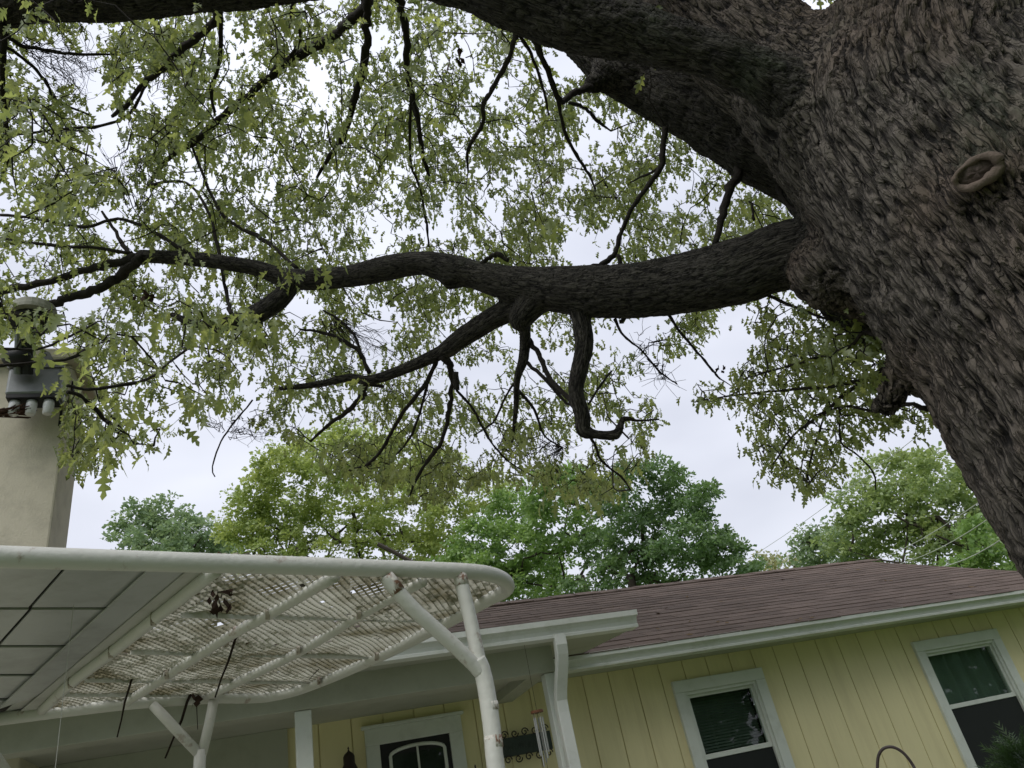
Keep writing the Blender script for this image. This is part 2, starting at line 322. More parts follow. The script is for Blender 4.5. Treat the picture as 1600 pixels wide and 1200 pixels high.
M_SCARIN = mat('weathered cut face', (.05, .038, .03), .9, .1, var=.6, vscale=14, dirt=(.13, .10, .09), dirt_amt=.9, dirt_scale=9, dirt_edge=(.5, .6), bump=.6, bscale=60)
M_BARK = bark_mat('oak bark', (.006, .0052, .0045), (.138, .121, .102), (1.0, .86, .78))
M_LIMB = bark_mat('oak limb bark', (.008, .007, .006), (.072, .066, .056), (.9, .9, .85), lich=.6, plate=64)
M_TWIG = mat('twig bark', (.030, .026, .022), .85, .2, var=.45, vscale=45, bump=.8, bscale=120)
M_LEAF = leaf_mat('oak leaf', (.12, .160, .045), (.43, .50, .14), .6)
M_FTRUNK = mat('far bark', (.07, .06, .05), .9, .1, var=.3, vscale=4)

# shingles
def shingle_mat():
    m = mat('brown asphalt shingle', (.135, .101, .083), .9, .15, var=.16, vscale=160, bump=.5, bscale=250)
    t = m.node_tree; L = t.links; b = t.nodes['Principled BSDF']; src = b.inputs['Base Color'].links[0].from_socket
    co = t.nodes.new('ShaderNodeNewGeometry')
    mpn = t.nodes.new('ShaderNodeMapping'); L.new(co.outputs['Position'], mpn.inputs[0]); mpn.inputs['Rotation'].default_value = (0, 0, -math.atan2(.366, .93)); mpn.inputs['Scale'].default_value = (6.5, 8, 8)
    n = t.nodes.new('ShaderNodeTexNoise'); n.inputs['Scale'].default_value = 1; n.inputs['Detail'].default_value = 5; n.inputs['Roughness'].default_value = .7; L.new(mpn.outputs[0], n.inputs['Vector'])
    n2 = t.nodes.new('ShaderNodeTexNoise'); n2.inputs['Scale'].default_value = .7; L.new(co.outputs['Position'], n2.inputs['Vector'])
    ad = t.nodes.new('ShaderNodeMath'); ad.operation = 'ADD'; L.new(n.outputs['Fac'], ad.inputs[0]); L.new(n2.outputs['Fac'], ad.inputs[1])
    mr = t.nodes.new('ShaderNodeMapRange'); mr.inputs['From Min'].default_value = .6; mr.inputs['From Max'].default_value = 1.4; mr.inputs['To Min'].default_value = .80; mr.inputs['To Max'].default_value = 1.2; L.new(ad.outputs[0], mr.inputs['Value'])
    v = t.nodes.new('ShaderNodeVectorMath'); v.operation = 'SCALE'; L.new(src, v.inputs[0])
    def M_(op, a, b2=None, c=None):
        k = t.nodes.new('ShaderNodeMath'); k.operation = op
        for i_, q_ in enumerate((a, b2, c)):
            if q_ is None: continue
            if isinstance(q_, (int, float)): k.inputs[i_].default_value = q_
            else: L.new(q_, k.inputs[i_])
        return k.outputs[0]
    sp = t.nodes.new('ShaderNodeSeparateXYZ'); L.new(co.outputs['Position'], sp.inputs[0])
    uu_ = M_('ADD', M_('MULTIPLY', sp.outputs['X'], float(U[0])), M_('MULTIPLY', sp.outputs['Y'], float(U[1])))
    row = M_('FLOOR', M_('MULTIPLY', M_('SUBTRACT', sp.outputs['Z'], EYE + .92 - .004), 1 / (.142 * .381)))
    colm = M_('FLOOR', M_('ADD', M_('MULTIPLY', M_('ADD', uu_, 2.2), 1 / .305), M_('MULTIPLY', row, .5)))
    cx_ = t.nodes.new('ShaderNodeCombineXYZ'); L.new(colm, cx_.inputs[0]); L.new(row, cx_.inputs[1])
    wn_ = t.nodes.new('ShaderNodeTexWhiteNoise'); wn_.noise_dimensions = '2D'; L.new(cx_.outputs[0], wn_.inputs['Vector'])
    vr = M_('MULTIPLY', mr.outputs[0], M_('MULTIPLY_ADD', wn_.outputs['Value'], .34, .84))
    L.new(vr, v.inputs['Scale']); L.new(v.outputs[0], b.inputs['Base Color'])
    return m
M_SHING = shingle_mat()

# ================================================================== ground
g = MB(); g.add([(-700, -700, -.02), (700, -700, -.02), (700, 700, -.02), (-700, 700, -.02)], [(0, 1, 2, 3)])
g.build('ground', M_GRASS, kind='structure')
g = MB(); g.hbox(-5.5, 2.4, 1.3, 5.30, -1.62, -1.53)
g.build('patio', M_PATIO, kind='structure')

# ================================================================== house
DW = 5.35                     # front wall
ZE = .83                      # eave (gutter bottom) above the eye
DG = 4.98                     # front face of the main gutter
SL = .412                     # roof pitch
DR = 7.75                     # ridge
ZR = ZE + .09 + SL * (DR - DG)
UL, UR = -8.0, 7.22           # gable ends
house = thing('house', 'low yellow house with a brown shingle gable roof and white framed windows', 'house', H(3, 8, -EYE))
W1 = (2.83, 3.62, -.80, .70)   # trim outer: u0,u1,z0,z1
W2 = (5.12, 6.07, -.80, .70)
DOOR = (.62, 1.17, -1.5, .66)
WL2 = (-1.2, .28, -.9, .56)
HOLES = [W1, W2]
BW = .206
# ---- backing wall with openings
def rects(u0, u1, z0, z1, holes):
    us = sorted({u0, u1} | {v for h in holes for v in h[:2] if u0 < v < u1}); res = []
    for a, b in zip(us[:-1], us[1:]):
        m = (a + b) / 2; segs = [(z0, z1)]
        for h in holes:
            if h[0] < m < h[1]:
                ns = []
                for s0, s1 in segs:
                    if h[2] > s0: ns.append((s0, min(s1, h[2])))
                    if h[3] < s1: ns.append((max(s0, h[3]), s1))
                segs = ns
        res += [(a, b, s0, s1) for s0, s1 in segs]
    return res
hin = [(a + .05, b - .05, c + .05, d - .05) for a, b, c, d in HOLES + [DOOR, WL2]]
wb = MB()
for a, b, z0, z1 in rects(UL + .4, UR - .4, -EYE - .1, ZE + .02, hin): wb.hbox(a, b, DW + .012, DW + .14, z0, z1)
wb.hbox(UR - .4, UR - .28, DW + .012, 10.2, -EYE - .1, ZE + .02)
wb.hbox(UL + .28, UL + .4, DW + .012, 10.2, -EYE - .1, ZE + .02)
wb.hbox(UL + .4, UR - .4, 10.1, 10.2, -EYE - .1, ZE + .02)
wall = wb.build('wall', M_SIDE, house)
k0 = 2.145
i = 0; u = k0 - BW * 34
rr = random.Random(5)
while u < UR - .42:
    a, b = u + .004, u + BW - .004
    dd = rr.uniform(-.0012, .0012)
    if b > UL + .42 and a < UR - .42:
        for (x0, x1, z0, z1) in rects(max(a, UL + .41), min(b, UR - .41), -EYE + .12, ZE + .012, hin):
            mb = MB(); mb.hbox(x0, x1, DW + dd, DW + .0105, z0, z1); mb.build('siding_board', M_SIDE, wall)
    u += BW
# thin frieze board under the soffit
# ---- main roof deck, soffit, fascia
th = .03
rf = MB()
Zt = ZE + .09
def roofz(D): return Zt + SL * (D - DG)
a0, a1, a2, a3 = H(UL, DG + .02, Zt - .02), H(UR, DG + .02, Zt - .02), H(UR, DR, ZR - .02), H(UL, DR, ZR - .02)
b0, b1 = H(UR, 2 * DR - DG, Zt - .02), H(UL, 2 * DR - DG, Zt - .02)
rf.add([a0, a1, a2, a3, b0, b1], [(0, 1, 2, 3), (1, 4, 2), (4, 5, 3, 2), (0, 3, 5)])
roof = rf.build('roof', M_SHING, house)
sf = MB(); sf.hbox(UL, UR, DG + .10, DW + .02, ZE + .013, ZE + .028); sf.hbox(UR - .42, UR, DW, 2 * DR - DG, ZE + .013, ZE + .028)
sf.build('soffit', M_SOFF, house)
fb = MB(); fb.hbox(UL, UR, DG + .085, DG + .10, ZE - .004, Zt + .0); fb.build('fascia', M_TRIM, house)
# shingles: tabs in courses, nearest 300 as parts
EXPO, TABW, TH = .142, .305, .0055
sdir = N * 1.0 + np.array([0, 0, SL]); slen = np.linalg.norm(sdir); sdir = sdir / slen
nrm = np.cross(U, sdir)
tabs = []
ncourse = int(((DR - DG) * slen) / EXPO) + 1
rs = random.Random(2)
for c in range(ncourse):
    s0 = c * EXPO - .02; off = (c % 2) * TABW * .5 + rs.uniform(-.02, .02)
    Dc = DG + s0 / slen
    umax = UR + .012
    u = -2.2 + off
    while u < umax:
        wtab = min(TABW - .006, umax - u)
        if wtab > .03 and (c + 1) * EXPO < (DR - DG) * slen + .05:
            lift = rs.uniform(0, .003); tabs.append((u, s0 + rs.uniform(-.003, .003), wtab, lift))
        u += TABW
R0 = H(0, DG, Zt)
def tabverts(u, s, wt, lift):
    p = R0 + U * u + sdir * s + nrm * (.001 + lift); a = U * wt; b = sdir * (EXPO + .03)
    q = [p, p + a, p + a + b, p + b]; tl = [x + nrm * k for x, k in zip(q, (TH, TH, .001, .001))]
    return q + tl
TF = [(4, 5, 6, 7), (0, 1, 5, 4), (1, 2, 6, 5), (3, 0, 4, 7)]
def tabkey(t):
    p = R0 + U * (t[0] + .15) + sdir * t[1]; x, y = proj(p)
    return (0 if (700 < x < 1640 and 860 < y < 1100) else 1e3) + np.linalg.norm(p - E0)
tabs.sort(key=tabkey)
full = [t for t in tabs if t[2] > TABW - .01][:300]
fs_ = set(id(t) for t in full)
lt = np.array([[0, 0, 0], [TABW - .006, 0, 0], [TABW - .006, EXPO + .03, 0], [0, EXPO + .03, 0]]); lt = np.concatenate([lt, lt + np.array([[0, 0, TH], [0, 0, TH], [0, 0, .001], [0, 0, .001]])])
sm = MB(); sm.add(lt, TF); sme = sm.mesh('shingle', M_SHING)
RM = Matrix([[U[0], sdir[0], nrm[0], 0], [U[1], sdir[1], nrm[1], 0], [U[2], sdir[2], nrm[2], 0], [0, 0, 0, 1]])
for t in full:
    m = RM.copy(); m.translation = Vector(R0 + U * t[0] + sdir * t[1] + nrm * (.001 + t[3])); place('shingle', sme, roof, m)
rest = MB()
for t in tabs:
    if id(t) not in fs_: rest.add(tabverts(*t), TF)
rest.build('shingle_courses', M_SHING, roof, kind='stuff')
rc = MB()
cl = .16
u = UL
while u < UR:
    p = H(u, DR, ZR + .006); 
    for sgn in (-1, 1):
        e = N * sgn * cl + np.array([0, 0, -SL * cl]); up = np.array([0, 0, .012 * ((int(u * 10)) % 2) + .006])
        rc.box(p + up * .5, U * .30, e, np.array([0, 0, .01]))
    u += .26
rc.build('ridge_cap', M_SHING, roof)
rk = MB(); rk.box(H(UR - .03, DG + .02, Zt - .14), U * .02, N * (DR - DG) + np.array([0, 0, SL * (DR - DG)]), np.array([0, 0, .115])); rk.box(H(UR - .03, 2 * DR - DG, Zt - .14), U * .02, -N * (DR - DG - .002) + np.array([0, 0, SL * (DR - DG)]), np.array([0, 0, .115])); rk.build('rake_board', M_TRIM, house)
gw = MB(); gw.add([H(UR - .35, DW, ZE), H(UR - .35, 2 * DR - DW, ZE), H(UR - .35, DR, ZR - .12)], [(0, 1, 2)]); gw.build('gable_wall', M_SIDE, house)
# ---- gutters (K profile): a = away from house (toward viewer), b = up
KP = [(0, 0), (.070, 0), (.072, .014), (.064, .020), (.068, .040), (.078, .056), (.084, .060), (.100, .062), (.102, .092), (.092, .092), (.090, .072), (.070, .062), (.056, .026), (.05, .008), (.006, .008), (.006, .092), (0, .092)]
def gutter(u0, u1, Df, z, name='gutter'):
    mb = MB(); mb.extrude(KP, H(u0, Df + .10, z), H(u1, Df + .10, z), -N, np.array([0, 0, 1.0]))
    o = mb.build(name, M_GUT, house)
    for ue, d in ((u0, -.002), (u1, .002)):
        e = MB(); q = [(0, 0), (.070, 0), (.072, .014), (.065, .020), (.068, .040), (.080, .058), (.101, .062), (.103, .093), (0, .093)]
        e.extrude(q, H(ue, Df + .10, z), H(ue + d, Df + .10, z), -N, np.array([0, 0, 1.0])); e.build('end_cap', M_GUT, o)
    return o
gutter(UL, UR, DG - .015, ZE)

# ---- windows
def window(W, curtain):
    u0, u1, z0, z1 = W
    win = thing  # noqa
    f = MB(); t = .085; D0, D1 = DW - .028, DW + .012
    f.hbox(u0, u1, D0, D1, z1 - t, z1); f.hbox(u0 - .012, u1 + .012, D0 - .03, D1, z0, z0 + .05)
    f.hbox(u0, u0 + t, D0 + .002, D1, z0 + .05, z1 - t); f.hbox(u1 - t, u1, D0 + .002, D1, z0 + .05, z1 - t)
    wo = f.build('window', M_TRIM, house, bevel=.004)
    # inner frame (vinyl), stepped
    fr = MB(); a0, a1, c0, c1 = u0 + t, u1 - t, z0 + .05, z1 - t; k = .022
    fr.hbox(a0, a1, DW - .012, DW + .07, c1 - k, c1); fr.hbox(a0, a1, DW - .012, DW + .07, c0, c0 + k)
    fr.hbox(a0, a0 + k, DW - .010, DW + .07, c0 + k, c1 - k); fr.hbox(a1 - k, a1, DW - .010, DW + .07, c0 + k, c1 - k)
    fr.build('frame', M_TRIM, wo, bevel=.003)
    zm = .17; a0 += k; a1 -= k; c0 += k; c1 -= k; s = .02
    up = MB(); up.hbox(a0, a1, DW + .010, DW + .034, c1 - s, c1); up.hbox(a0, a1, DW + .006, DW + .034, zm - .013, zm + .02)
    up.hbox(a0, a0 + s, DW + .010, DW + .034, zm + .02, c1 - s); up.hbox(a1 - s, a1, DW + .010, DW + .034, zm + .02, c1 - s)
    up.build('upper_sash', M_TRIM, wo, bevel=.002)
    lo = MB(); lo.hbox(a0, a1, DW + .036, DW + .06, zm - .04, zm - .002); lo.hbox(a0, a1, DW + .036, DW + .06, c0, c0 + .04)
    lo.hbox(a0, a0 + s, DW + .036, DW + .06, c0 + .04, zm - .04); lo.hbox(a1 - s, a1, DW + .036, DW + .06, c0 + .04, zm - .04)
    lo.build('lower_sash', M_TRIM, wo)
    gp = MB(); gp.hbox(a0 + s, a1 - s, DW + .020, DW + .024, zm + .02, c1 - s); gp.build('pane', M_GLASS, wo)
    gp = MB(); gp.hbox(a0 + s, a1 - s, DW + .046, DW + .050, c0 + .04, zm - .04); gp.build('pane', M_GLASS, wo)
    sc = MB(); sc.hbox(a0 + .002, a1 - .002, DW + .012, DW + .014, c0 + .002, zm - .015); sc.build('screen', M_SCREEN, wo)
    # room behind
    rm = MB(); e = .06; q = [H(u0 + e, DW + .145, z0 + e), H(u1 - e, DW + .145, z0 + e), H(u1 - e, DW + .145, z1 - e), H(u0 + e, DW + .145, z1 - e)]
    r2 = [x + N * 1.2 for x in q]
    rm.add(q + r2, [(4, 5, 6, 7), (0, 1, 5, 4), (1, 2, 6, 5), (2, 3, 7, 6), (3, 0, 4, 7)]); rm.build('room', M_ROOM, wo)
    bl = MB(); z = c1 - .03; dz = .020
    while z > c0 + .02:
        p = H(a0 + .004, DW + (.053 if curtain == 2 else .085), z); bl.box(p, U * (a1 - a0 - .008), (N * .004 + np.array([0, 0, .001]) if curtain == 2 else N * .012 + np.array([0, 0, .013])), np.array([0, 0, .0012])); z -= dz
    bl.build('blind_slats', M_BLIND, wo, kind='stuff')
    if curtain:
        cu = MB(); n = 60; ph = 0
        vs = []
        for j in range(n + 1):
            uu = a0 + (a1 - a0) * j / n; ph += .55 + .3 * math.sin(j * .37)
            for zz in (c0, c1): vs.append(H(uu, DW + (.080 if curtain == 2 else .118) + .020 * math.sin(ph) + .003 * (zz > 0), zz))
        cu.add(vs, [(2 * j, 2 * j + 2, 2 * j + 3, 2 * j + 1) for j in range(n)]); cu.build('curtain', M_CURT, wo, smooth=True)
    return wo
window(W1, 1); window(W2, 2)

# ---- porch: beam, ceiling, roof, gutter, posts
DPG = 4.06                    # porch gutter face
ZP = .865                     # porch gutter bottom
UPR = 2.06                    # right end of the porch roof edge
porch = thing('porch_roof', 'nearly flat shingled porch roof with white gutter, beam and slim posts in front of the yellow house', 'porch', H(-2, 4.6, -EYE))
def pg(mb, name, m, **k): return mb.build(name, m, porch, **k)
mb = MB(); mb.extrude(KP, H(UL, DPG + .10, ZP), H(UPR, DPG + .10, ZP), -N, np.array([0, 0, 1.0])); gu = pg(mb, 'gutter', M_GUT)
q = [(0, 0), (.070, 0), (.072, .014), (.065, .020), (.068, .040), (.080, .058), (.101, .062), (.103, .093), (0, .093)]
e = MB(); e.extrude(q, H(UPR, DPG + .10, ZP), H(UPR + .002, DPG + .10, ZP), -N, np.array([0, 0, 1.0])); e.build('end_cap', M_GUT, gu)
# deck slab: sloping a little up toward the house
mb = MB(); ps = .07
DPE = 5.85
mb.box(H(UL, DPG + .085, ZP + .062), U * (UPR + .0 - UL), N * (DPE - DPG) + np.array([0, 0, ps * (DPE - DPG)]), np.array([0, 0, .03])); pg(mb, 'roof_deck', M_SHING)
mb = MB(); mb.hbox(UL, UPR - .001, DPG + .101, DPG + .118, ZP + .0, ZP + .06); pg(mb, 'fascia', M_TRIM)
mb = MB(); mb.box(H(UPR - .02, DPG + .12, ZP + .01), U * .018, N * 1.15 + np.array([0, 0, ps * 1.15]), np.array([0, 0, .05])); pg(mb, 'rake_board', M_TRIM)
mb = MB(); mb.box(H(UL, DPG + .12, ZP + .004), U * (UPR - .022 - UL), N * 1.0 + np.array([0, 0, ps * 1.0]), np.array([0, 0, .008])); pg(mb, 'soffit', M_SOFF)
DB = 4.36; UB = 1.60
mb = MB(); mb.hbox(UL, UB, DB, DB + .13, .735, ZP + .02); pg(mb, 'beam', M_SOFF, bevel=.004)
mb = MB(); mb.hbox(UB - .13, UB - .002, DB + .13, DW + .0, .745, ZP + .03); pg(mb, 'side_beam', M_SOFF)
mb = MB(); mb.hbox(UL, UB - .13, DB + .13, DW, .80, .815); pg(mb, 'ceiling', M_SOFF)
for (uu, ww) in ((.165, .085), (UB - .03, .078), (-2.9, .085)):
    mb = MB(); mb.hbox(uu - ww / 2, uu + ww / 2, DB + .02, DB + .02 + ww, -EYE + .0, .733); pg(mb, 'post', M_TRIM, bevel=.004)
# downspout
def flatpipe(pts, w_, d_, name, parent, m):
    b = MB(); vs = []
    for p in pts:
        for a, c in ((-1, -1), (1, -1), (1, 1), (-1, 1)): vs.append(np.asarray(p) + U * a * w_ / 2 + N * c * d_ / 2)
    fs = [(4 * i + j, 4 * i + (j + 1) % 4, 4 * i + 4 + (j + 1) % 4, 4 * i + 4 + j) for i in range(len(pts) - 1) for j in range(4)]
    b.add(vs, fs); return b.build(name, m, parent, bevel=.006)
us = 1.565
ds = flatpipe([H(us, 4.11, ZP + .02), H(us, 4.11, ZP - .04), H(us + .004, 4.135, ZP - .09), H(us + .004, 4.17, ZP - .14), H(us - .0, 4.27, .60), H(us, 4.295, .56), H(us, 4.30, .50), H(us, 4.30, -EYE + .1)], .068, .055, 'downspout', porch, M_GUT)
mb = MB()
for i in range(22):
    tt = i / 21; p0 = H(us - .034, 4.085, ZP - .02); p1 = H(us - .030, 4.145, ZP - .14)
    p = p0 * (1 - tt) + p1 * tt; mb.box(p - U * .003, U * .006, -N * .004, np.array([0, 0, .0028]))
mb.build('crimp', M_GUT, ds)
# porch door
door = thing('entry_door', 'front door behind the porch post with white trim and arched white muntins on dark glass', 'door', H(1.2, DW, -EYE))
u0, u1, zt = DOOR[0], DOOR[1], DOOR[3]
u0, u1, zt = .575, 1.215, .715
mb = MB(); D0 = DW - .03
mb.hbox(u0, u1, D0, DW - .002, zt - .10, zt); mb.hbox(u0 - .02, u1 + .02, D0 - .02, DW - .002, zt, zt + .02)
mb.hbox(u0, u0 + .09, D0 + .002, DW - .002, -1.5, zt - .10); mb.hbox(u1 - .09, u1, D0 + .002, DW - .002, -1.5, zt - .10)
mb.build('trim', M_TRIM, door, bevel=.004)
mb = MB(); mb.hbox(u0 + .09, u1 - .09, DW - .008, DW - .003, -1.5, zt - .10); mb.build('door_leaf', M_DARK, door)
def arch(uc, hw, zb, zs, rise, D, r):
    pts = [H(uc - hw, D, zb), H(uc - hw, D, zs)]
    for j in range(1, 12):
        a = math.pi * j / 12; pts.append(H(uc - hw * math.cos(a), D, zs + rise * math.sin(a)))
    pts += [H(uc + hw, D, zs), H(uc + hw, D, zb)]
    m = MB(); m.tube(pts, r, 6); return m
uc = (u0 + u1) / 2 + .01
arch(uc, .178, -.5, .535, .045, DW - .018, .011).build('muntin', M_TRIM, door)
mb = MB(); mb.hbox(uc - .006, uc + .006, DW - .024, DW - .012, -.5, .57); mb.build('muntin', M_TRIM, door)
mb = MB(); mb.hbox(uc - .175, uc + .175, DW - .014, DW - .009, -.5, .54); mb.build('pane', M_GLASS, door)
# window left of the post
mb = MB(); lw = thing('porch_window', 'white framed dark window under the porch left of the middle post', 'window', H(-.5, DW, -.5))
mb.hbox(-3.2, .10, DW - .03, DW - .002, .46, .7985); mb.hbox(-1.7, -1.55, DW - .028, DW - .002, -1, .46); mb.hbox(.0, .10, DW - .028, DW - .002, -1, .46); mb.build('frame', M_SOFF, lw)
mb = MB(); mb.hbox(-1.55, .0, DW - .016, DW - .008, -1, .46); mb.build('pane', M_DARK, lw)
# wall lanterns
def lantern(px, py, lab):
    p = onD(px, py, DW - .12); o = thing('wall_lantern', lab, 'lantern', p, 'dark wall lanterns by the front door')
    b = MB(); prof = [(.0, 0), (.006, -.012), (.004, -.02), (.008, -.03), (.028, -.045), (.036, -.06), (.036, -.10), (.05, -.13), (.055, -.15), (.05, -.152), (.045, -.32), (.03, -.34), (.0, -.36)]
    n = 12; vs = []
    for r_, z_ in prof:
        for j in range(n): vs.append(p + np.array([r_ * math.cos(2 * math.pi * j / n), r_ * math.sin(2 * math.pi * j / n), z_]))
    b.add(vs, [(i * n + j, (i + 1) * n + j, (i + 1) * n + (j + 1) % n, i * n + (j + 1) % n) for i in range(len(prof) - 1) for j in range(n)])
    b.build('housing', M_IRON, o, smooth=True)
    b = MB(); b.tube([p + np.array([0, 0, -.1]), p + N * .05 + np.array([0, 0, -.07]), p + N * .115 + np.array([0, 0, -.12])], .008, 6); b.build('arm', M_IRON, o)
lantern(544, 1166, 'dark pointed wall lantern on the left of the front door')
lantern(742, 1194, 'tip of a dark wall lantern right of the front door, half behind the white post')
# wind chime
pc = at(839, 1112, 4.35)
ch = thing('wind_chime', 'wind chime with a wooden disc and silver tubes hanging from the porch ceiling', 'wind chime', pc)
mb = MB(); mb.tube([pc + np.array([0, 0, .006]), pc - np.array([0, 0, .006])], .034, 20); mb.build('disc', M_WOOD, ch)
for j, (a, l) in enumerate(((.3, .17), (1.6, .215), (2.9, .18), (4.1, .235), (5.3, .20))):
    q = pc + np.array([.024 * math.cos(a), .024 * math.sin(a), -.03]); b = MB(); b.tube([q, q - np.array([0, 0, l])], .0042, 8); b.build('tube', M_ALU, ch)
    b = MB(); b.tube([q + np.array([0, 0, .025]), q], .0007, 4); b.build('string', M_THREAD, ch)
b = MB(); b.tube([pc + np.array([0, 0, .35]), pc - np.array([0, 0, .33])], .0009, 4); b.build('cord', M_STICK, ch)
b = MB(); b.sphere(pc - np.array([0, 0, .345]), .035, 10, 8, (.45, .45, 1)); b.build('sail', M_WOOD, ch, smooth=True)
# hanging sign with scrollwork
p1, p2 = onD(766, 1168, DW - .05), onD(862, 1156, DW - .05)
sg = thing('porch_sign', 'weathered dark green sign board with black scrollwork above and below on the porch wall', 'sign', (p1 + p2) / 2)
du = (p2 - p1); du[2] = 0; L_ = np.linalg.norm(du); zc = (p1[2] + p2[2]) / 2 - .0
b = MB(); o_ = np.array([p1[0], p1[1], zc - .065]); b.box(o_, U * L_, N * .018, np.array([0, 0, .115])); b.build('board', M_SIGN, sg, bevel=.003)
for zz in (zc + .056, zc - .072):
    b = MB(); nS = 6
    for j in range(nS):
        cx = o_ + U * (L_ * (j + .5) / nS); cx[2] = zz + (.012 if zz > zc else -.012); pts = []
        for t_ in range(15):
            a = t_ / 14 * 2.6 * math.pi * (1 if j % 2 else -1); rad = .027 * (1 - t_ / 18)
            pts.append(cx + U * rad * math.cos(a) + np.array([0, 0, rad * math.sin(a)]) - N * .004)
        b.tube(pts, .0042, 5)
    b.build('scrollwork', M_IRON, sg)
b = MB()                                   # faint painted scribble where the worn lettering sits
rs = random.Random(8)
for j in range(9):
    x = .05 + j * .036; z0 = zc - .03 + rs.uniform(-.004, .004)
    b.tube([o_ * np.array([1, 1, 0]) + U * x + np.array([0, 0, z0]) - N * .003, o_ * np.array([1, 1, 0]) + U * (x + .006) + np.array([0, 0, z0 + .03 + rs.uniform(0, .015)]) - N * .003, o_ * np.array([1, 1, 0]) + U * (x + .018) + np.array([0, 0, z0 + .008]) - N * .003], .0018, 4)
b.build('worn_lettering', mat('worn paint', (.09, .11, .095), .7), sg)

# ================================================================== chimney with its fixture
DC = 4.9
pr = onD(97, 800, DC); uR = float(pr @ U) - .05
ptop = onD(140, 545, DC - .05); zt = float(ptop[2] - EYE)
chim = thing('chimney', 'broad cream stucco chimney rising behind the white metal canopy at the left', 'chimney', H(uR - .45, DC + .3, -EYE))
mb = MB(); mb.hbox(uR - 1.0, uR, DC, DC + .42, -EYE, zt - .10); mb.build('stack', M_CHIM, chim, bevel=.012)
mb = MB(); mb.hbox(uR - 1.07, uR + .07, DC - .07, DC + .49, zt - .10, zt); mb.build('crown', M_CHIM, chim, bevel=.02)
mb = MB(); mb.hbox(uR - .85, uR - .15, DC + .10, DC + .5, zt, zt + .07); mb.build('flue_collar', M_CHIM, chim, bevel=.01)
# fixture: domed cap, dark collar, rods, galvanised box, three pale sockets, backplate coloured black for the shadow on it
fx = at(38, 590, 4.55)
fix = thing('metal_fixture', 'grey metal box with pale round cap and three white sockets on the chimney', 'light fixture', fx)
Dn = -N
def fp(px, py, d=4.55): return at(px, py, d)
Zv = np.array([0, 0, 1.0])
s = 4.55 / F_PX
def cyl(name, c, r, h, m, n=20, prof=None):
    b = MB(); b.tube([c - Zv * h / 2, c + Zv * h / 2], r, n); return b.build(name, m, fix, bevel=min(.006, h * .2), smooth=False)
c = fp(53, 486); b = MB(); b.tube([c - Zv * .04, c - Zv * .02, c + Zv * .015, c + Zv * .028, c + Zv * .03], [.108, .108, .100, .07, .01], 24); b.build('cap', M_CAP, fix, smooth=False)
c = fp(51, 500); cyl('collar', c, .100, .05, M_DARK)
for px, r in ((30, .018), (45, .028), (40, .012)):
    b = MB(); b.tube([fp(px, 512), fp(px - 3, 585)], r, 10); b.build('rod', M_DARK if px != 30 else M_GALV, fix)
b = MB(); b.sphere(fp(27, 560), .06, 12, 8, (1.2, 1, .8)); b.build('junction', M_DARK, fix, smooth=True)
bl_, br_, tl_ = fp(6, 616), fp(66, 616), fp(8, 574)
hh = (tl_ - bl_)[2]
b = MB(); b.box(bl_, U * .245, N * .13, Zv * .165); bx = b.build('box', M_GALV, fix, bevel=.018)
b = MB(); b.box(bl_ + Zv * .158 - U * .006 - N * .006, U * .257, N * .142, Zv * .012); b.build('lid_rim', M_GALV, bx)
b = MB(); q = bl_ + Zv * .17 + U * .09
b.extrude([(0, 0), (.125, 0), (.085, .085), (.062, .098), (.04, .085)], q, q + N * .006, U, Zv); b.build('tab', M_GALV, bx)
b = MB(); b.tube([q + U * .0625 + Zv * .07 - N * .002, q + U * .0625 + Zv * .07 + N * .001], .009, 10); b.build('hole', M_DARK, bx)
b = MB(); b.box(bl_ - Zv * .02 + U * .01, U * .225, N * .11, Zv * .02); b.build('base_strip', M_DARK, fix)
for j in range(3):
    q = bl_ + U * (.042 + j * .076) + N * .04 - Zv * .022; b = MB(); b.tube([q, q - Zv * .02, q - Zv * .075, q - Zv * .08], [.024, .026, .023, .016], 14); b.build('socket', M_SOCK, fix, smooth=True)
b = MB(); q = at(60, 637, 4.72); b.box(q, U * .155, N * .02, Zv * .165); b.build('backplate', M_DARK, fix)
b = MB(); q = at(94, 640, 4.66); b.box(q, U * .012, N * .11 , Zv * .185); b.box(q - Zv * .10, U * .012, N * .09, Zv * .098); b.build('bracket', M_DARK, fix)
nest = MB(); rs = random.Random(4)
for j in range(60):
    a = at(rs.uniform(-30, 20), rs.uniform(640, 652), 4.55 + rs.uniform(-.03, .03)); nest.tube([a, a + U * rs.uniform(.05, .13) + Zv * rs.uniform(-.01, .03) + N * rs.uniform(-.04, .04)], .0035, 4)
nest.build('twig_bundle', mat('nest twigs', (.07, .04, .03), .9, .1, var=.5, vscale=50), kind='stuff', label='bundle of reddish brown twigs lodged under the metal fixture on the chimney', cat='nest')
# the fixture is modelled small, then set at its real size against the chimney front
fx2 = at(38, 590, 5.72); kS = 5.72 / 4.55
Tm = Matrix.Translation(Vector(fx2)) @ Matrix.Scale(kS, 4) @ Matrix.Translation(-Vector(fx))
def kids(o): return [c for c in C.objects if c.parent == o]
for o in kids(fix):
    for o2 in [o] + kids(o): o2.data.transform(Tm)
    o.location = -Vector(fx2)
fix.location = Vector(fx2); WL[fix.name] = fx2
C.objects['twig_bundle'].data.transform(Tm)
for (pa, pb, pcx) in (((-5, 500), (20, 540), (22, 545)), ((-5, 543), (10, 530), (18, 528)), ((-5, 560), (30, 552), (75, 540))):
    pass

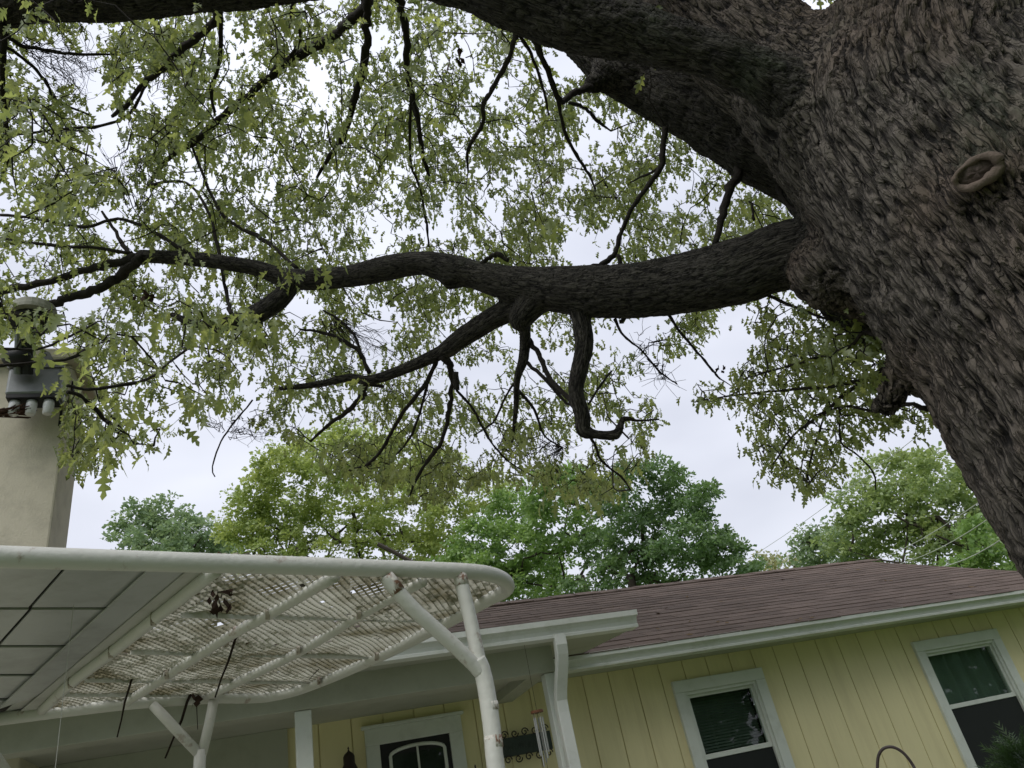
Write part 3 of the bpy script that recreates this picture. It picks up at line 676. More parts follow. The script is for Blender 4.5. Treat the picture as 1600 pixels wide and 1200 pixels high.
# ================================================================== white metal canopy
HC = .75
can = thing('metal_canopy', 'white painted tubular steel patio canopy with rusty joints, wire mesh top and forked posts', 'canopy', onz(400, 1000, HC) * np.array([1, 1, 0]))
def smoothpath(pts, k=6):
    P = [np.asarray(p, float) for p in pts]; P = [2 * P[0] - P[1]] + P + [2 * P[-1] - P[-2]]; res = []
    for i in range(1, len(P) - 2):
        for j in range(k):
            t = j / k; a, b, c, d = P[i - 1:i + 3]
            res.append(.5 * ((2 * b) + (c - a) * t + (2 * a - 5 * b + 4 * c - d) * t * t + (3 * b - 3 * c + d - a) * t ** 3))
    res.append(P[-2]); return res
near = [(-420, 858), (-200, 864), (0, 870), (400, 882), (660, 890), (735, 893), (768, 898), (787, 906), (793, 917), (784, 926), (760, 938), (709, 966), (661, 991), (610, 1017), (550, 1044), (502, 1064), (460, 1079), (418, 1088), (380, 1090), (330, 1090), (210, 1098), (120, 1108), (0, 1123), (-150, 1141), (-400, 1170)]
rim = smoothpath([onz(x, y, HC) for x, y in near], 7)
b = MB(); b.tube(rim, .0262, 18, wob=.006); b.build('rim_tube', M_TUBE, can, smooth=True)
RT = .019
b = MB(); b.tube([rim[0], rim[-1]], .024, 14); b.build('cross_tube', M_TUBE, can, smooth=True)
T1 = [(661, 908), (568, 958), (472, 1016), (400, 1052), (320, 1090)]
T2 = [(524, 900), (418, 961), (354, 996), (261, 1056), (195, 1099)]
T3 = [(340, 889), (240, 968), (174, 1020), (111, 1068), (66, 1110)]
T4 = [(150, 882), (60, 960), (-20, 1035), (-110, 1130)]
T5 = [(-80, 874), (-170, 960), (-300, 1080), (-380, 1160)]
for T in (T1, T2, T3):
    pa, pb = onz(*T[0], HC), onz(*T[-1], HC)
    pts = smoothpath([onz(x, y, HC) if 0 < i < len(T) - 1 else (pa if i == 0 else pb) for i, (x, y) in enumerate(T)], 5)
    b = MB(); b.tube(pts, RT, 14, wob=.006); b.build('cross_tube', M_TUBE, can, smooth=True)
bars = [[(282, 955), (400, 955), (562, 960), (604, 961), (690, 965)], [(204, 1013), (400, 1011), (466, 1012), (505, 1015), (590, 1023)], [(132, 1057), (258, 1056), (427, 1053), (500, 1062)], [(95, 1080), (378, 1077), (432, 1082)]]
for T in bars:
    P = [onz(x, y, HC + .022) for x, y in T]
    pts = [P[0] + (P[-1] - P[0]) * t for t in np.linspace(0, 1, 8)]
    d = (pts[-1] - pts[0]); d /= np.linalg.norm(d); sd_ = np.cross(d, Zv); b = MB()
    b.box(pts[0], pts[-1] - pts[0], sd_ * .006, Zv * -.022); b.box(pts[0] + Zv * .0005, pts[-1] - pts[0], sd_ * .02, Zv * .004)
    b.build('flat_bar', M_TUBE, can)
# clamps on the crossing points
for (x, y) in ((418, 958), (560, 958), (354, 1011 - 10), (466, 1014), (588, 1024), (498, 1062), (261, 1052), (240, 966), (174, 1018), (111, 1066)):
    c = onz(x, y, HC); b = MB(); b.tube([c - U * .007, c + U * .007], RT + .003, 12); b.build('clamp', M_CLAMP, can)
# forked posts
def vplane(p0, dirn, px, py):
    nn = np.cross(dirn, Zv); nn /= np.linalg.norm(nn); d = ray(px, py); return E0 + d * (((p0 - E0) @ nn) / (d @ nn))
nd = onz(740, 893, HC) - onz(0, 870, HC); nd /= np.linalg.norm(nd); n0 = onz(400, 882, HC)
V = lambda x, y: vplane(n0, nd, x, y)
post = [V(745, 1030), V(752, 1044), V(758, 1068), V(764, 1104), V(770, 1150), V(775, 1200)]
foot = post[-1].copy(); foot2 = foot * np.array([1, 1, 0]) + np.array([0, 0, .0])
b = MB(); b.tube(smoothpath(post + [post[-1] + Zv * -.3, foot2 + Zv * .4, foot2], 4), [.027] * (4 * 8 + 1), 16, wob=.008); po = b.build('post', M_TUBE, can, smooth=True)
b = MB(); b.tube(smoothpath([V(605, 900), V(612, 913), V(649, 954), V(700, 1000), V(736, 1034), V(752, 1052)], 4), .0225, 14, wob=.008); b.build('post_arm', M_TUBE, po, smooth=True)
b = MB(); b.tube(smoothpath([V(718, 898), V(722, 915), V(733, 960), V(744, 1012), V(750, 1040)], 4), .0225, 14, wob=.008); b.build('post_arm', M_TUBE, po, smooth=True)
for (x, y, x2, y2, r) in ((604, 899, 622, 925, .0236), (718, 897, 722, 915, .0236), (764, 1098, 766.6, 1111, .0276), (770, 1150, 772.5, 1169, .0276)):
    b = MB(); b.tube([V(x, y), V((x + x2) / 2, (y + y2) / 2), V(x2, y2)], r, 14, wob=.01); b.build('rust_band', M_RUSTP, po, smooth=True)
fd = onz(330, 1090, HC) - onz(0, 1123, HC); fd /= np.linalg.norm(fd); f0 = onz(210, 1098, HC)
Vf = lambda x, y: vplane(f0, fd, x, y)
p_ = Vf(313, 1172); q_ = Vf(311, 1210)
b = MB(); b.tube([p_, q_, q_ * np.array([1, 1, 0]) + Zv * .8, q_ * np.array([1, 1, 0])], .025, 14); po = b.build('post', M_TUBE, can, smooth=True)
b = MB(); b.tube([Vf(238, 1100), Vf(275, 1140), Vf(313, 1180)], .021, 12); b.build('post_arm', M_TUBE, po, smooth=True)
b = MB(); b.tube([Vf(334, 1094), Vf(326, 1135), Vf(315, 1180)], .021, 12); b.build('post_arm', M_TUBE, po, smooth=True)
b = MB(); b.tube([Vf(-60, 1128), Vf(-20, 1165), Vf(14, 1215)], .021, 12); b.build('post_arm', M_TUBE, po, smooth=True)
# expanded mesh: wavy diamond strands
rimxy = np.array([p[:2] for p in rim])
def inside(P, poly):
    x, y = P[:, 0], P[:, 1]; r_ = np.zeros(len(P), bool); j = len(poly) - 1
    for i in range(len(poly)):
        a, c = poly[i], poly[j]
        cond = ((a[1] > y) != (c[1] > y)) & (x < (c[0] - a[0]) * (y - a[1]) / (c[1] - a[1] + 1e-12) + a[0]); r_ ^= cond; j = i
    return r_
e1 = nd[:2]; e2 = np.array([-e1[1], e1[0]])
PA, PB = .031, .033          # long and short pitch
org = rimxy.mean(0)
na, nb = 150, 90
ii, jj = np.meshgrid(np.arange(-na, na), np.arange(-nb, nb), indexing='ij'); ii, jj = ii.ravel(), jj.ravel()
def node(a, b_): return org + np.outer(a * PA / 2, e1) + np.outer(b_ * PB / 2, e2)
sel = (ii + jj) % 2 == 0; ii, jj = ii[sel], jj[sel]
def zmesh(P):
    q = np.column_stack([P * 2.3, np.zeros(len(P))]); q2 = np.column_stack([P * 7, np.ones(len(P))])
    return EYE + HC + .012 + .030 * perlin(q) + .010 * perlin(q2)
vs, fs = [], []
nv = 0
cl3 = [onz(x, y, HC)[:2] for x, y in ((345, 880), (60, 1120))]
for da, db in ((1, 1), (1, -1)):
    A, B_ = node(ii, jj), node(ii + da, jj + db); mid = (A + B_) / 2
    keep = inside(mid, rimxy)
    ln = cl3[1] - cl3[0]; side = (mid - cl3[0]) @ np.array([-ln[1], ln[0]])
    ref = (org - cl3[0]) @ np.array([-ln[1], ln[0]])
    tgt = (np.array(onz(600, 930, HC))[:2] - cl3[0]) @ np.array([-ln[1], ln[0]])
    keep &= (side * np.sign(tgt) > 0)
    keep &= rng.random(len(mid)) > .012
    A, B_ = A[keep], B_[keep]; zA, zB = zmesh(A), zmesh(B_); m_ = len(A)
    w1, hz = .0017, .0042
    off = e2 * w1
    v = np.concatenate([np.column_stack([A - off, zA + hz]), np.column_stack([A + off, zA - hz]), np.column_stack([B_ + off, zB - hz]), np.column_stack([B_ - off, zB + hz])])
    idx = np.arange(m_); vs.append(v); fs.append(np.column_stack([idx, idx + m_, idx + 2 * m_, idx + 3 * m_]) + nv); nv += len(v)
me = trimesh('wire_mesh', np.concatenate(vs), np.concatenate(fs), M_MESH)
link('wire_mesh', me, can, kind='stuff')
# litter lying on the mesh
nl = 15000
P = org + np.outer(rng.uniform(-1.6, 1.6, nl), e1) + np.outer(rng.uniform(-1.2, 1.2, nl), e2)
side = (P - cl3[0]) @ np.array([-ln[1], ln[0]])
dens = perlin(np.column_stack([P * 1.7 + 9, np.zeros(nl)])) + .22 * rng.random(nl)
k_ = inside(P, rimxy) & (side * np.sign(tgt) > 0) & (dens > .10); P = P[k_]; m_ = len(P)
z = zmesh(P) + .006; an = rng.uniform(0, 6.28, m_); sz = rng.uniform(.006, .02, m_)
d1 = np.column_stack([np.cos(an), np.sin(an), rng.normal(0, .25, m_)]) * sz[:, None]; d2 = np.column_stack([-np.sin(an), np.cos(an), rng.normal(0, .3, m_)]) * sz[:, None] * .5
c3 = np.column_stack([P, z]); v = np.concatenate([c3 - d1, c3 + d2, c3 + d1, c3 - d2]); idx = np.arange(m_)
link('leaf_litter', trimesh('leaf_litter', v, np.column_stack([idx, idx + m_, idx + 2 * m_, idx + 3 * m_]), M_DEBRIS), None, kind='stuff', label='dry brown leaf bits and debris lying on the white wire mesh', cat='leaf litter')
# sheet panels at the left, as seen from below
ZS = HC + .035
def sheet(qs, name, m, t=.006, h=ZS, par=can):
    p = [onz(x, y, h) for x, y in qs]; b = MB(); b.add(p + [q + Zv * t for q in p], [(3, 2, 1, 0), (4, 5, 6, 7), (0, 1, 5, 4), (1, 2, 6, 5), (2, 3, 7, 6), (3, 0, 4, 7)]); return b.build(name, m, par)
def X(l, y):      # slanted joint lines at height y of the picture
    (x0, y0), (x1, y1) = l; return x0 + (x1 - x0) * (y - y0) / (y1 - y0)
la, lb, lc = ((99, 888), (-20, 1030)), ((242, 890), (51, 1060)), ((-45, 884), (-170, 1020))
ld = ((-185, 880), (-330, 1010))
rows = [(876, 876), (950, 953), (1009, 1014), (1054, 1061), (1092, 1112), (1128, 1150)]
for li, (l, r) in enumerate(((ld, lc), (lc, la), (la, lb))):
    for (ya, yb), (yc, yd) in zip(rows[:-1], rows[1:]):
        y0 = yb if li == 2 else ya; y1 = yd if li == 2 else yc
        y0 = ya; y1 = yc; g_ = 2.8
        sheet([(X(l, y0) + g_, y0 + g_), (X(r, y0) - g_, y0 + g_), (X(r, y1) - g_, y1 - g_ * .4), (X(l, y1) + g_, y1 - g_ * .4)], 'roof_sheet', M_PANEL)
sheet([(-190, 874), (318, 884), (40, 1112), (-462, 1134)], 'backing', M_JOINT, h=ZS + .012)
sheet([(240, 884), (300, 886), (62, 1086), (-4, 1109)], 'flashing', M_PANEL, h=ZS - .016)
sheet([(252, 884), (330, 886), (80, 1098), (8, 1112)], 'flashing', M_FLASH, h=ZS - .012, t=.002)
sheet([(300, 886), (341, 888), (62, 1112), (24, 1118)], 'edge_trim', M_FLASH, h=ZS - .022, t=.003)

# sticks and dead leaves caught in the mesh
def stick(px0, py0, px1, py1, r, lab, h=HC + .05, leaf=0, nodes=5):
    top = onz(px0, py0, h); dist = np.linalg.norm(top - E0); bot = at(px1, py1, dist * 1.01); rs = random.Random(int(px0 * 7 + py0))
    pts = [top + (bot - top) * t + np.array([rs.uniform(-1, 1), rs.uniform(-1, 1), 0]) * .006 * (0 < t < 1) for t in np.linspace(0, 1, nodes)]
    o = thing('stick', lab, 'stick', top, 'dry sticks caught in the wire mesh'); b = MB(); b.tube(pts, np.linspace(r, r * .5, nodes), 7, wob=.1); b.build('stem', M_STICK, o, smooth=True)
    if leaf:
        b = MB()
        for j in range(leaf):
            c = pts[0] + np.array([rs.gauss(0, .018), rs.gauss(0, .018), rs.uniform(-.08, .0)]); d1 = np.array([rs.gauss(0, .3), rs.gauss(0, .3), -1]) * rs.uniform(.02, .045); d2 = np.array([rs.gauss(0, 1), rs.gauss(0, 1), 0]) * .010
            b.add([c, c + d1 * .5 + d2, c + d1, c + d1 * .5 - d2], [(0, 1, 2, 3)])
        b.build('dead_leaves', M_DEAD, o, kind='stuff')
    return o
stick(210, 1042, 183, 1152, .0052, 'short straight dark stick hanging through the mesh at the far left')
stick(374, 976, 336, 1090, .0055, 'long straight dark stick leaning through the middle of the mesh')
stick(511, 1026, 483, 1062, .0028, 'thin forked twig lying near the far rim of the mesh', leaf=0)
stick(306, 1068, 258, 1185, .0075, 'crooked dark twig with shrivelled leaves hanging past the far rim by the rear post', leaf=7)
stick(307, 1075, 309, 1140, .003, 'thin dark twig hanging straight down beside the crooked one')
stick(345, 905, 345, 935, .003, 'tight clump of dead brown leaves hanging under the near end of the mesh', leaf=26)
stick(753, 916, 753, 928, .004, 'tiny dark stub poking through the mesh near its right corner')
t0 = onz(115, 945, HC); th_ = thing('hanging_thread', 'thin pale thread hanging straight down from the roof sheets', 'thread', t0)
b = MB(); b.tube([t0, t0 - Zv * .9], .0009, 5); b.build('thread', M_THREAD, th_)

# ================================================================== shepherd's hook and shrub
base = at(1425, 1300, 3.0)
hk = thing('plant_hook', 'dark brown metal garden hook arching up in front of the yellow siding', 'garden hook', base * np.array([1, 1, 0]))
pts = [at(x, y, 3.0) for x, y in ((1371, 1215), (1371, 1195), (1373, 1180), (1380, 1170), (1391, 1167), (1402, 1170), (1414, 1179), (1426, 1195), (1440, 1222))]
end = pts[-1] * np.array([1, 1, 0]) + U * .05
b = MB(); b.tube(smoothpath(pts + [pts[-1] - Zv * .3 + U * .04, end + Zv * .5, end], 5), .0048, 10); b.build('hook_rod', M_IRON, hk, smooth=True)
sc_ = at(1605, 1200, 3.5); sb = thing('shrub', 'feathery dark green evergreen shrub below the right window', 'shrub', sc_ * np.array([1, 1, 0]))
n = 1500; vs = []; fs = []; cb = sc_ * np.array([1, 1, 0]); hz_ = sc_[2] + .12
rs = np.random.default_rng(5)
fr_v, fr_f, nv = [], [], 0
for k in range(n):
    zz = rs.uniform(.15, 1) ** .6 * hz_; rad = .40 * (1.02 - (zz / hz_) ** 3); a = rs.uniform(0, 6.28); rq = rad * math.sqrt(rs.uniform(.3, 1))
    p = cb + np.array([rq * math.cos(a), rq * math.sin(a), zz - .05]); d = np.array([math.cos(a), math.sin(a), rs.uniform(.1, 1.0)]) + rs.normal(0, .25, 3); d /= np.linalg.norm(d); L0 = rs.uniform(.05, .12)
    sdv = np.cross(d, Zv + rs.normal(0, .5, 3)); sdv /= np.linalg.norm(sdv)
    v = [p, p + d * L0]; f = []
    for j in range(5):
        t = .15 + .17 * j; q = p + d * L0 * t
        for sg_ in (-1, 1):
            tip = q + (sdv * sg_ * .6 + d) * L0 * .32 * (1 - t * .5); w_ = d * L0 * .05; f.append((len(v), len(v) + 1, len(v) + 2)); v += [q - w_, q + w_, tip]
    f.append((len(v), len(v) + 1, len(v) + 2)); v += [p - sdv * .002, p + sdv * .002, p + d * L0]
    fr_v += v; fr_f += [tuple(i + nv for i in x) for x in f]; nv += len(v)
M_SHRUB = leaf_mat('shrub leaf', (.035, .07, .018), (.10, .18, .05), .3, varsc=6)
link('foliage', trimesh('shrub_foliage', fr_v, fr_f, M_SHRUB), sb, kind='stuff')
b = MB(); b.tube([cb, cb + Zv * hz_ * .8], [.035, .008], 8); b.build('stem', M_FTRUNK, sb)
VOX = .0113; NCL = 5900
# ================================================================== the oak
TAZ, TDI, TR = math.radians(41.5), 2.9, .58
Tc = np.array([math.sin(TAZ) * TDI, math.cos(TAZ) * TDI, 0])
def TP(z, dx=0, dy=0): return Tc + np.array([dx, dy, z + EYE])
# side vectors: SV = toward picture left, square to the line of sight
SV = np.array([-math.cos(TAZ), math.sin(TAZ), 0]); FV = np.array([math.sin(TAZ), math.cos(TAZ), 0])
chains = {}
def addc(name, pts, rad): chains[name] = (np.asarray(pts, float), np.asarray(rad, float))
def pc_(l): # (px,py,dist,r_px)
    return [at(x, y, d) for x, y, d, r in l], [r * d / F_PX for x, y, d, r in l]
addc('trunk', [TP(-1.75), TP(-1.5), TP(-1.2), TP(-.5), TP(.3), TP(1.0), TP(1.5) + SV * .02, TP(2.0) + SV * .02, TP(2.45) - SV * .29 + FV * .05, TP(3.1) - SV * .64 + FV * .1, TP(3.8) - SV * .80 + FV * .2, TP(4.8) - SV * .9 + FV * .4],
     [.86, .74, .66, .60, .58, .59, .62, .60, .52, .46, .42, .36])
l, r = pc_([(1440, 330, 3.5, 120), (1335, 205, 3.5, 116), (1216, 108, 3.72, 80), (1138, 42, 3.98, 76), (1086, -28, 4.25, 74), (1000, -150, 4.9, 62)]); addc('upper_limb', l, r)
l, r = pc_([(1350, 225, 3.45, 60), (1270, 165, 3.38, 46), (1190, 118, 3.36, 35), (1100, 82, 3.36, 30), (1000, 52, 3.42, 38), (900, 24, 3.5, 50), (800, -22, 3.65, 54), (690, -62, 3.85, 52), (560, -72, 4.1, 48), (420, -52, 4.4, 46), (280, -36, 4.75, 44), (140, -20, 5.1, 40), (30, 0, 5.4, 26), (-40, 40, 5.7, 20), (-110, 110, 6.0, 15), (-220, 190, 6.4, 10), (-330, 270, 6.9, 5)]); addc('front_limb', l, r)
l, r = pc_([(1400, 300, 3.9, 120), (1300, 240, 4.0, 92), (1210, 195, 4.05, 84), (1110, 158, 4.2, 64), (1035, 128, 4.4, 52), (978, 102, 4.5, 47), (915, 45, 4.8, 40), (850, -90, 5.3, 34)]); addc('rear_limb', l, r)
l, r = pc_([(1400, 440, 3.75, 100), (1310, 405, 3.55, 62), (1240, 396, 3.5, 50), (1190, 410, 3.5, 48), (1150, 425, 3.52, 49), (1050, 447, 3.6, 45), (950, 456, 3.7, 41), (850, 450, 3.85, 33), (790, 442, 3.95, 27), (745, 430, 4.05, 22), (700, 420, 4.12, 23), (660, 411, 4.2, 18), (605, 419, 4.35, 19.5), (550, 431, 4.5, 17), (480, 437, 4.7, 16), (440, 433, 4.85, 14), (400, 419, 4.95, 11.5), (340, 409, 5.1, 10.5), (280, 403, 5.3, 10), (222, 400, 5.5, 9)]); addc('long_limb', l, r)
l, r = pc_([(462, 436, 4.75, 13), (436, 468, 4.7, 15), (402, 490, 4.65, 14.5), (372, 502, 4.6, 13), (335, 510, 4.6, 9), (300, 505, 4.62, 6.5), (270, 492, 4.7, 4)]); addc('hooked_limb', l, r)
l, r = pc_([(845, 470, 3.9, 20), (805, 480, 3.95, 20), (765, 500, 4.0, 17), (722, 528, 4.1, 15.5), (700, 545, 4.15, 14), (685, 553, 4.2, 11), (640, 573, 4.3, 9), (580, 594, 4.45, 7.5), (545, 590, 4.55, 6), (500, 600, 4.7, 5), (430, 608, 4.9, 3.5)]); addc('lower_limb', l, r)
l, r = pc_([(835, 470, 3.85, 24), (818, 490, 3.85, 21), (812, 500, 3.85, 17), (820, 515, 3.87, 9), (818, 560, 3.9, 8.5), (808, 592, 3.9, 6), (806, 640, 4.0, 4), (800, 690, 4.1, 2.5)]); addc('burl_branch', l, r)
l, r = pc_([(900, 470, 3.75, 16), (908, 500, 3.7, 14.5), (913, 540, 3.65, 14.5), (905, 578, 3.62, 13.5), (900, 612, 3.6, 12), (910, 650, 3.6, 12.5), (912, 672, 3.6, 12), (932, 679, 3.6, 7), (962, 679, 3.62, 8), (971, 660, 3.64, 4.5)]); addc('dead_stub_branch', l, r)
# swellings, each belonging to a limb
swell = [('trunk', at(1300, 424, 3.30), .155), ('trunk', at(1352, 452, 3.34), .13), ('trunk', at(1450, 560, 3.10), .13), ('trunk', at(1270, 415, 3.42), .10),
         ('rear_limb', at(948, 118, 4.38), .095), ('rear_limb', at(926, 132, 4.32), .055), ('long_limb', at(706, 436, 4.08), .055),
         ('trunk', at(1408, 588, 3.12), .075), ('trunk', at(1395, 612, 3.10), .060), ('trunk', at(1386, 630, 3.08), .048), ('trunk', at(1372, 634, 3.07), .030), ('trunk', at(1386, 644, 3.08), .026), ('trunk', at(1540, 300, 2.75), .12)]
names = list(chains)
segs = []
for ci, nme in enumerate(names):
    P, Rr = chains[nme]
    PP = np.array(smoothpath(P, 3)); RR = np.interp(np.linspace(0, len(P) - 1, len(PP)), np.arange(len(P)), Rr)
    chains[nme] = (PP, RR)
    t = np.gradient(PP, axis=0); t /= np.linalg.norm(t, axis=1)[:, None]
    e = np.cross(t[0], [.3, .8, .1]); e /= np.linalg.norm(e); E_ = []
    for k in range(len(PP)):
        e = e - (e @ t[k]) * t[k]; e /= np.linalg.norm(e); E_.append(e)
    s = np.concatenate([[0], np.cumsum(np.linalg.norm(np.diff(PP, axis=0), axis=1))])
    for k in range(len(PP) - 1): segs.append((ci, PP[k], PP[k + 1], RR[k], RR[k + 1], E_[k], E_[k + 1], s[k], s[k + 1], t[k], t[k + 1]))
def field(p, want_q=False):
    nC = len(names); n_ = len(p); D = np.full((nC, n_), 3.0); G = np.zeros((nC, n_, 3)); Q = np.zeros((nC, n_, 3)) if want_q else None
    LR = np.zeros((nC, n_))
    cs_ = .22; cell = np.floor(p / cs_).astype(np.int64); key = (cell[:, 0] + 500) * 4000000 + (cell[:, 1] + 500) * 2000 + cell[:, 2] + 500
    order = np.argsort(key, kind='stable'); uk, st_ = np.unique(key[order], return_index=True); en_ = np.append(st_[1:], n_)
    cc = (cell[order[st_]] + .5) * cs_
    def near(a, b_, rad):
        ab = b_ - a; t = np.clip(((cc - a) @ ab) / (ab @ ab + 1e-12), 0, 1); dd = np.linalg.norm(cc - a - t[:, None] * ab, axis=1)
        h = np.where(dd < rad + cs_ * .87 + .30)[0]
        return np.concatenate([order[st_[k]:en_[k]] for k in h]) if len(h) else None
    for (ci, a, b_, r0, r1, ea, eb, s0, s1, ta, tb) in segs:
        ix = near(a, b_, max(r0, r1))
        if ix is None: continue
        pp = p[ix]; ab = b_ - a; t = np.clip(((pp - a) @ ab) / (ab @ ab), 0, 1); c = a + t[:, None] * ab; v = pp - c; l = np.linalg.norm(v, axis=1) + 1e-9
        rl = r0 + (r1 - r0) * t; d = l - rl; m = d < D[ci][ix]; im = ix[m]; D[ci][im] = d[m]; G[ci][im] = v[m] / l[m][:, None]; LR[ci][im] = rl[m]
        if want_q:
            e = ea + (eb - ea) * t[m][:, None]; tg_ = ta + (tb - ta) * t[m][:, None]; tg_ /= np.linalg.norm(tg_, axis=1)[:, None]; g_ = np.cross(tg_, e)
            Q[ci][im] = np.column_stack([(v[m] * e).sum(1), (v[m] * g_).sum(1), s0 + (s1 - s0) * t[m] + (v[m] * tg_).sum(1)])
    for (nm, c, r_) in swell:
        ix = near(c, c + 1e-3, r_)
        if ix is None: continue
        ci = names.index(nm); v = p[ix] - c; l = np.linalg.norm(v, axis=1) + 1e-9; d = l - r_; k = min(.05, r_ * .6)
        h = np.clip(.5 + .5 * (D[ci][ix] - d) / k, 0, 1); D[ci][ix] = D[ci][ix] * (1 - h) + d * h - k * h * (1 - h)
        G[ci][ix] = G[ci][ix] * (1 - h)[:, None] + (v / l[:, None]) * h[:, None]
    # the blend is as wide as the thinner wood allows
    so = np.sort(np.where(D < .2, LR, 9), axis=0); K = np.clip(so[0] * .13, .004, .034)
    mn = D.min(0); wgt = np.exp(-(D - mn) / K); sm_ = wgt.sum(0); wn = wgt / sm_
    sd_ = mn - K * np.log(sm_); gr = (wn[:, :, None] * G).sum(0)
    return sd_, gr, wn, D, Q
um = MB()
for nme in names:
    P, Rr = chains[nme]; um.tube(P, Rr, 20); um.sphere(P[-1], Rr[-1], 10, 8); um.sphere(P[0], Rr[0], 12, 8)
for nm, c, r_ in swell: um.sphere(c, r_, 14, 10)
tmp = bpy.data.objects.new('tmp', um.mesh('tmp', M_BARK)); C.objects.link(tmp)
md = tmp.modifiers.new('r', 'REMESH'); md.mode = 'VOXEL'; md.voxel_size = VOX; md.adaptivity = 0
dg = bpy.context.evaluated_depsgraph_get(); ev = tmp.evaluated_get(dg); me = ev.to_mesh()
nV = len(me.vertices); v = np.empty(nV * 3); me.vertices.foreach_get('co', v); v = v.reshape(-1, 3)
nP = len(me.polygons); lt_ = np.empty(nP, np.int32); me.polygons.foreach_get('loop_total', lt_); lv = np.empty(len(me.loops), np.int32); me.loops.foreach_get('vertex_index', lv)
ls_ = np.empty(nP, np.int32); me.polygons.foreach_get('loop_start', ls_)
quads = np.column_stack([lv[ls_[lt_ == 4] + k] for k in range(4)])
ev.to_mesh_clear(); bpy.data.objects.remove(tmp)
print('oak wood verts', nV, 'quads', len(quads), 'tris', (lt_ == 3).sum())
for it in range(3):
    d, gr, wn, D, _ = field(v); gl = (gr * gr).sum(1) + .05; v = v - gr * (d / gl)[:, None] * .9
d, gr, wn, D, Q = field(v, True)
nrmv = gr / (np.linalg.norm(gr, axis=1)[:, None] + 1e-9)
# big lumps
lump = .020 * perlin(v * 3.1) + .012 * perlin(v * 7.0 + 5)
bigr = np.array([chains[n][1].max() for n in names])
hh = np.zeros(nV); amp = np.zeros(nV)
loc_r = np.zeros(nV)
for ci, nme in enumerate(names):
    m = wn[ci] > .03
    if not m.any(): continue
    q = Q[ci][m]; big = nme in ('trunk', 'upper_limb', 'rear_limb', 'front_limb')
    rad = np.linalg.norm(q[:, :2], axis=1)
    cell = np.clip(.020 + rad * .03, .014, .036)
    cell = .0265 if nme in ('trunk', 'upper_limb') else (.021 if nme in ('rear_limb', 'front_limb') else .016)
    st = 6.5 if nme in ('trunk', 'upper_limb') else 5.0
    qq = q / cell; qq[:, 2] /= st
    wv = np.column_stack([perlin(qq * .35 + 11), perlin(qq * .35 + 27), perlin(qq * .5 + 41)]) * np.array([1.2, 1.2, .5])
    qq = qq + wv
    n1 = np.abs(perlin(qq)) ; n2 = np.abs(perlin(qq * np.array([1.9, 1.9, 2.6]) + 71))
    n3 = perlin(qq * np.array([.5, .5, .4]) + 31)
    f1 = np.clip(n1 / .15, 0, 1) ** .9; f2 = np.clip(n2 / .13, 0, 1) ** .9
    n4 = perlin(q / np.array([.0085, .0085, .034]) + 13)
    # bark plates broken across the grain
    cr = np.clip(np.abs(perlin(np.column_stack([qq[:, 0] * .9, qq[:, 1] * .9, qq[:, 2] * 2.4]) + 91)) / .09, 0, 1)
    pv_ = q / (cell * 1.5); pv_[:, 2] /= st * .95
    pv_ = pv_ + wv * .8 + np.column_stack([perlin(qq * 2.3 + 7), perlin(qq * 2.3 + 17), perlin(qq * 1.7 + 57)]) * .42
    g1, g2, gid = voro(pv_); ed = np.clip((g2 - g1) / .42, 0, 1); ed = ed * ed * (3 - 2 * ed)
    h = .34 * ed + .46 * f1 * (.7 + .3 * f2) + .18 * n4 + .18 * n3 + .10
    hh[m] += wn[ci][m] * h
    amp[m] += wn[ci][m] * {'trunk': .036, 'upper_limb': .028, 'rear_limb': .019, 'front_limb': .017}.get(nme, 0) if big else wn[ci][m] * np.clip(rad * .085, .0015, .011)
ksm = np.clip(hh, 0, 1.2)
v2 = v + nrmv * (lump * np.clip(amp / .02, .15, 1) + amp * (hh - .7))[:, None]
bark_a = np.clip(hh / 1.05, 0, 1) * .72 + .02
lic = np.zeros(nV)
def blob(px, py, rpx, k):
    q = (v - E0) @ R; x = 800 + F_PX * q[:, 0] / -q[:, 2]; y = 600 - F_PX * q[:, 1] / -q[:, 2]; return x, y
def march(px, py):
    dd = ray(px, py); t = 1.0
    for _ in range(80):
        s_ = field((E0 + dd * t)[None])[0][0]; t += min(max(s_, .002), .2) * .8
        if s_ < .001: break
    return E0 + dd * t
for (px, py, rad, k) in ((1525, 175, .13, .30), (1545, 215, .16, .26), (1500, 140, .10, .2), (1380, 120, .12, .1), (1170, 95, .14, .2), (1020, 50, .12, .18), (1150, 420, .2, .1), (1330, 690, .1, .0)):
    c = march(px, py); lic = np.maximum(lic, k * np.clip(1.3 - np.linalg.norm(v - c, axis=1) / rad, 0, 1))
lic += .10 * np.clip(nrmv[:, 2], 0, 1)
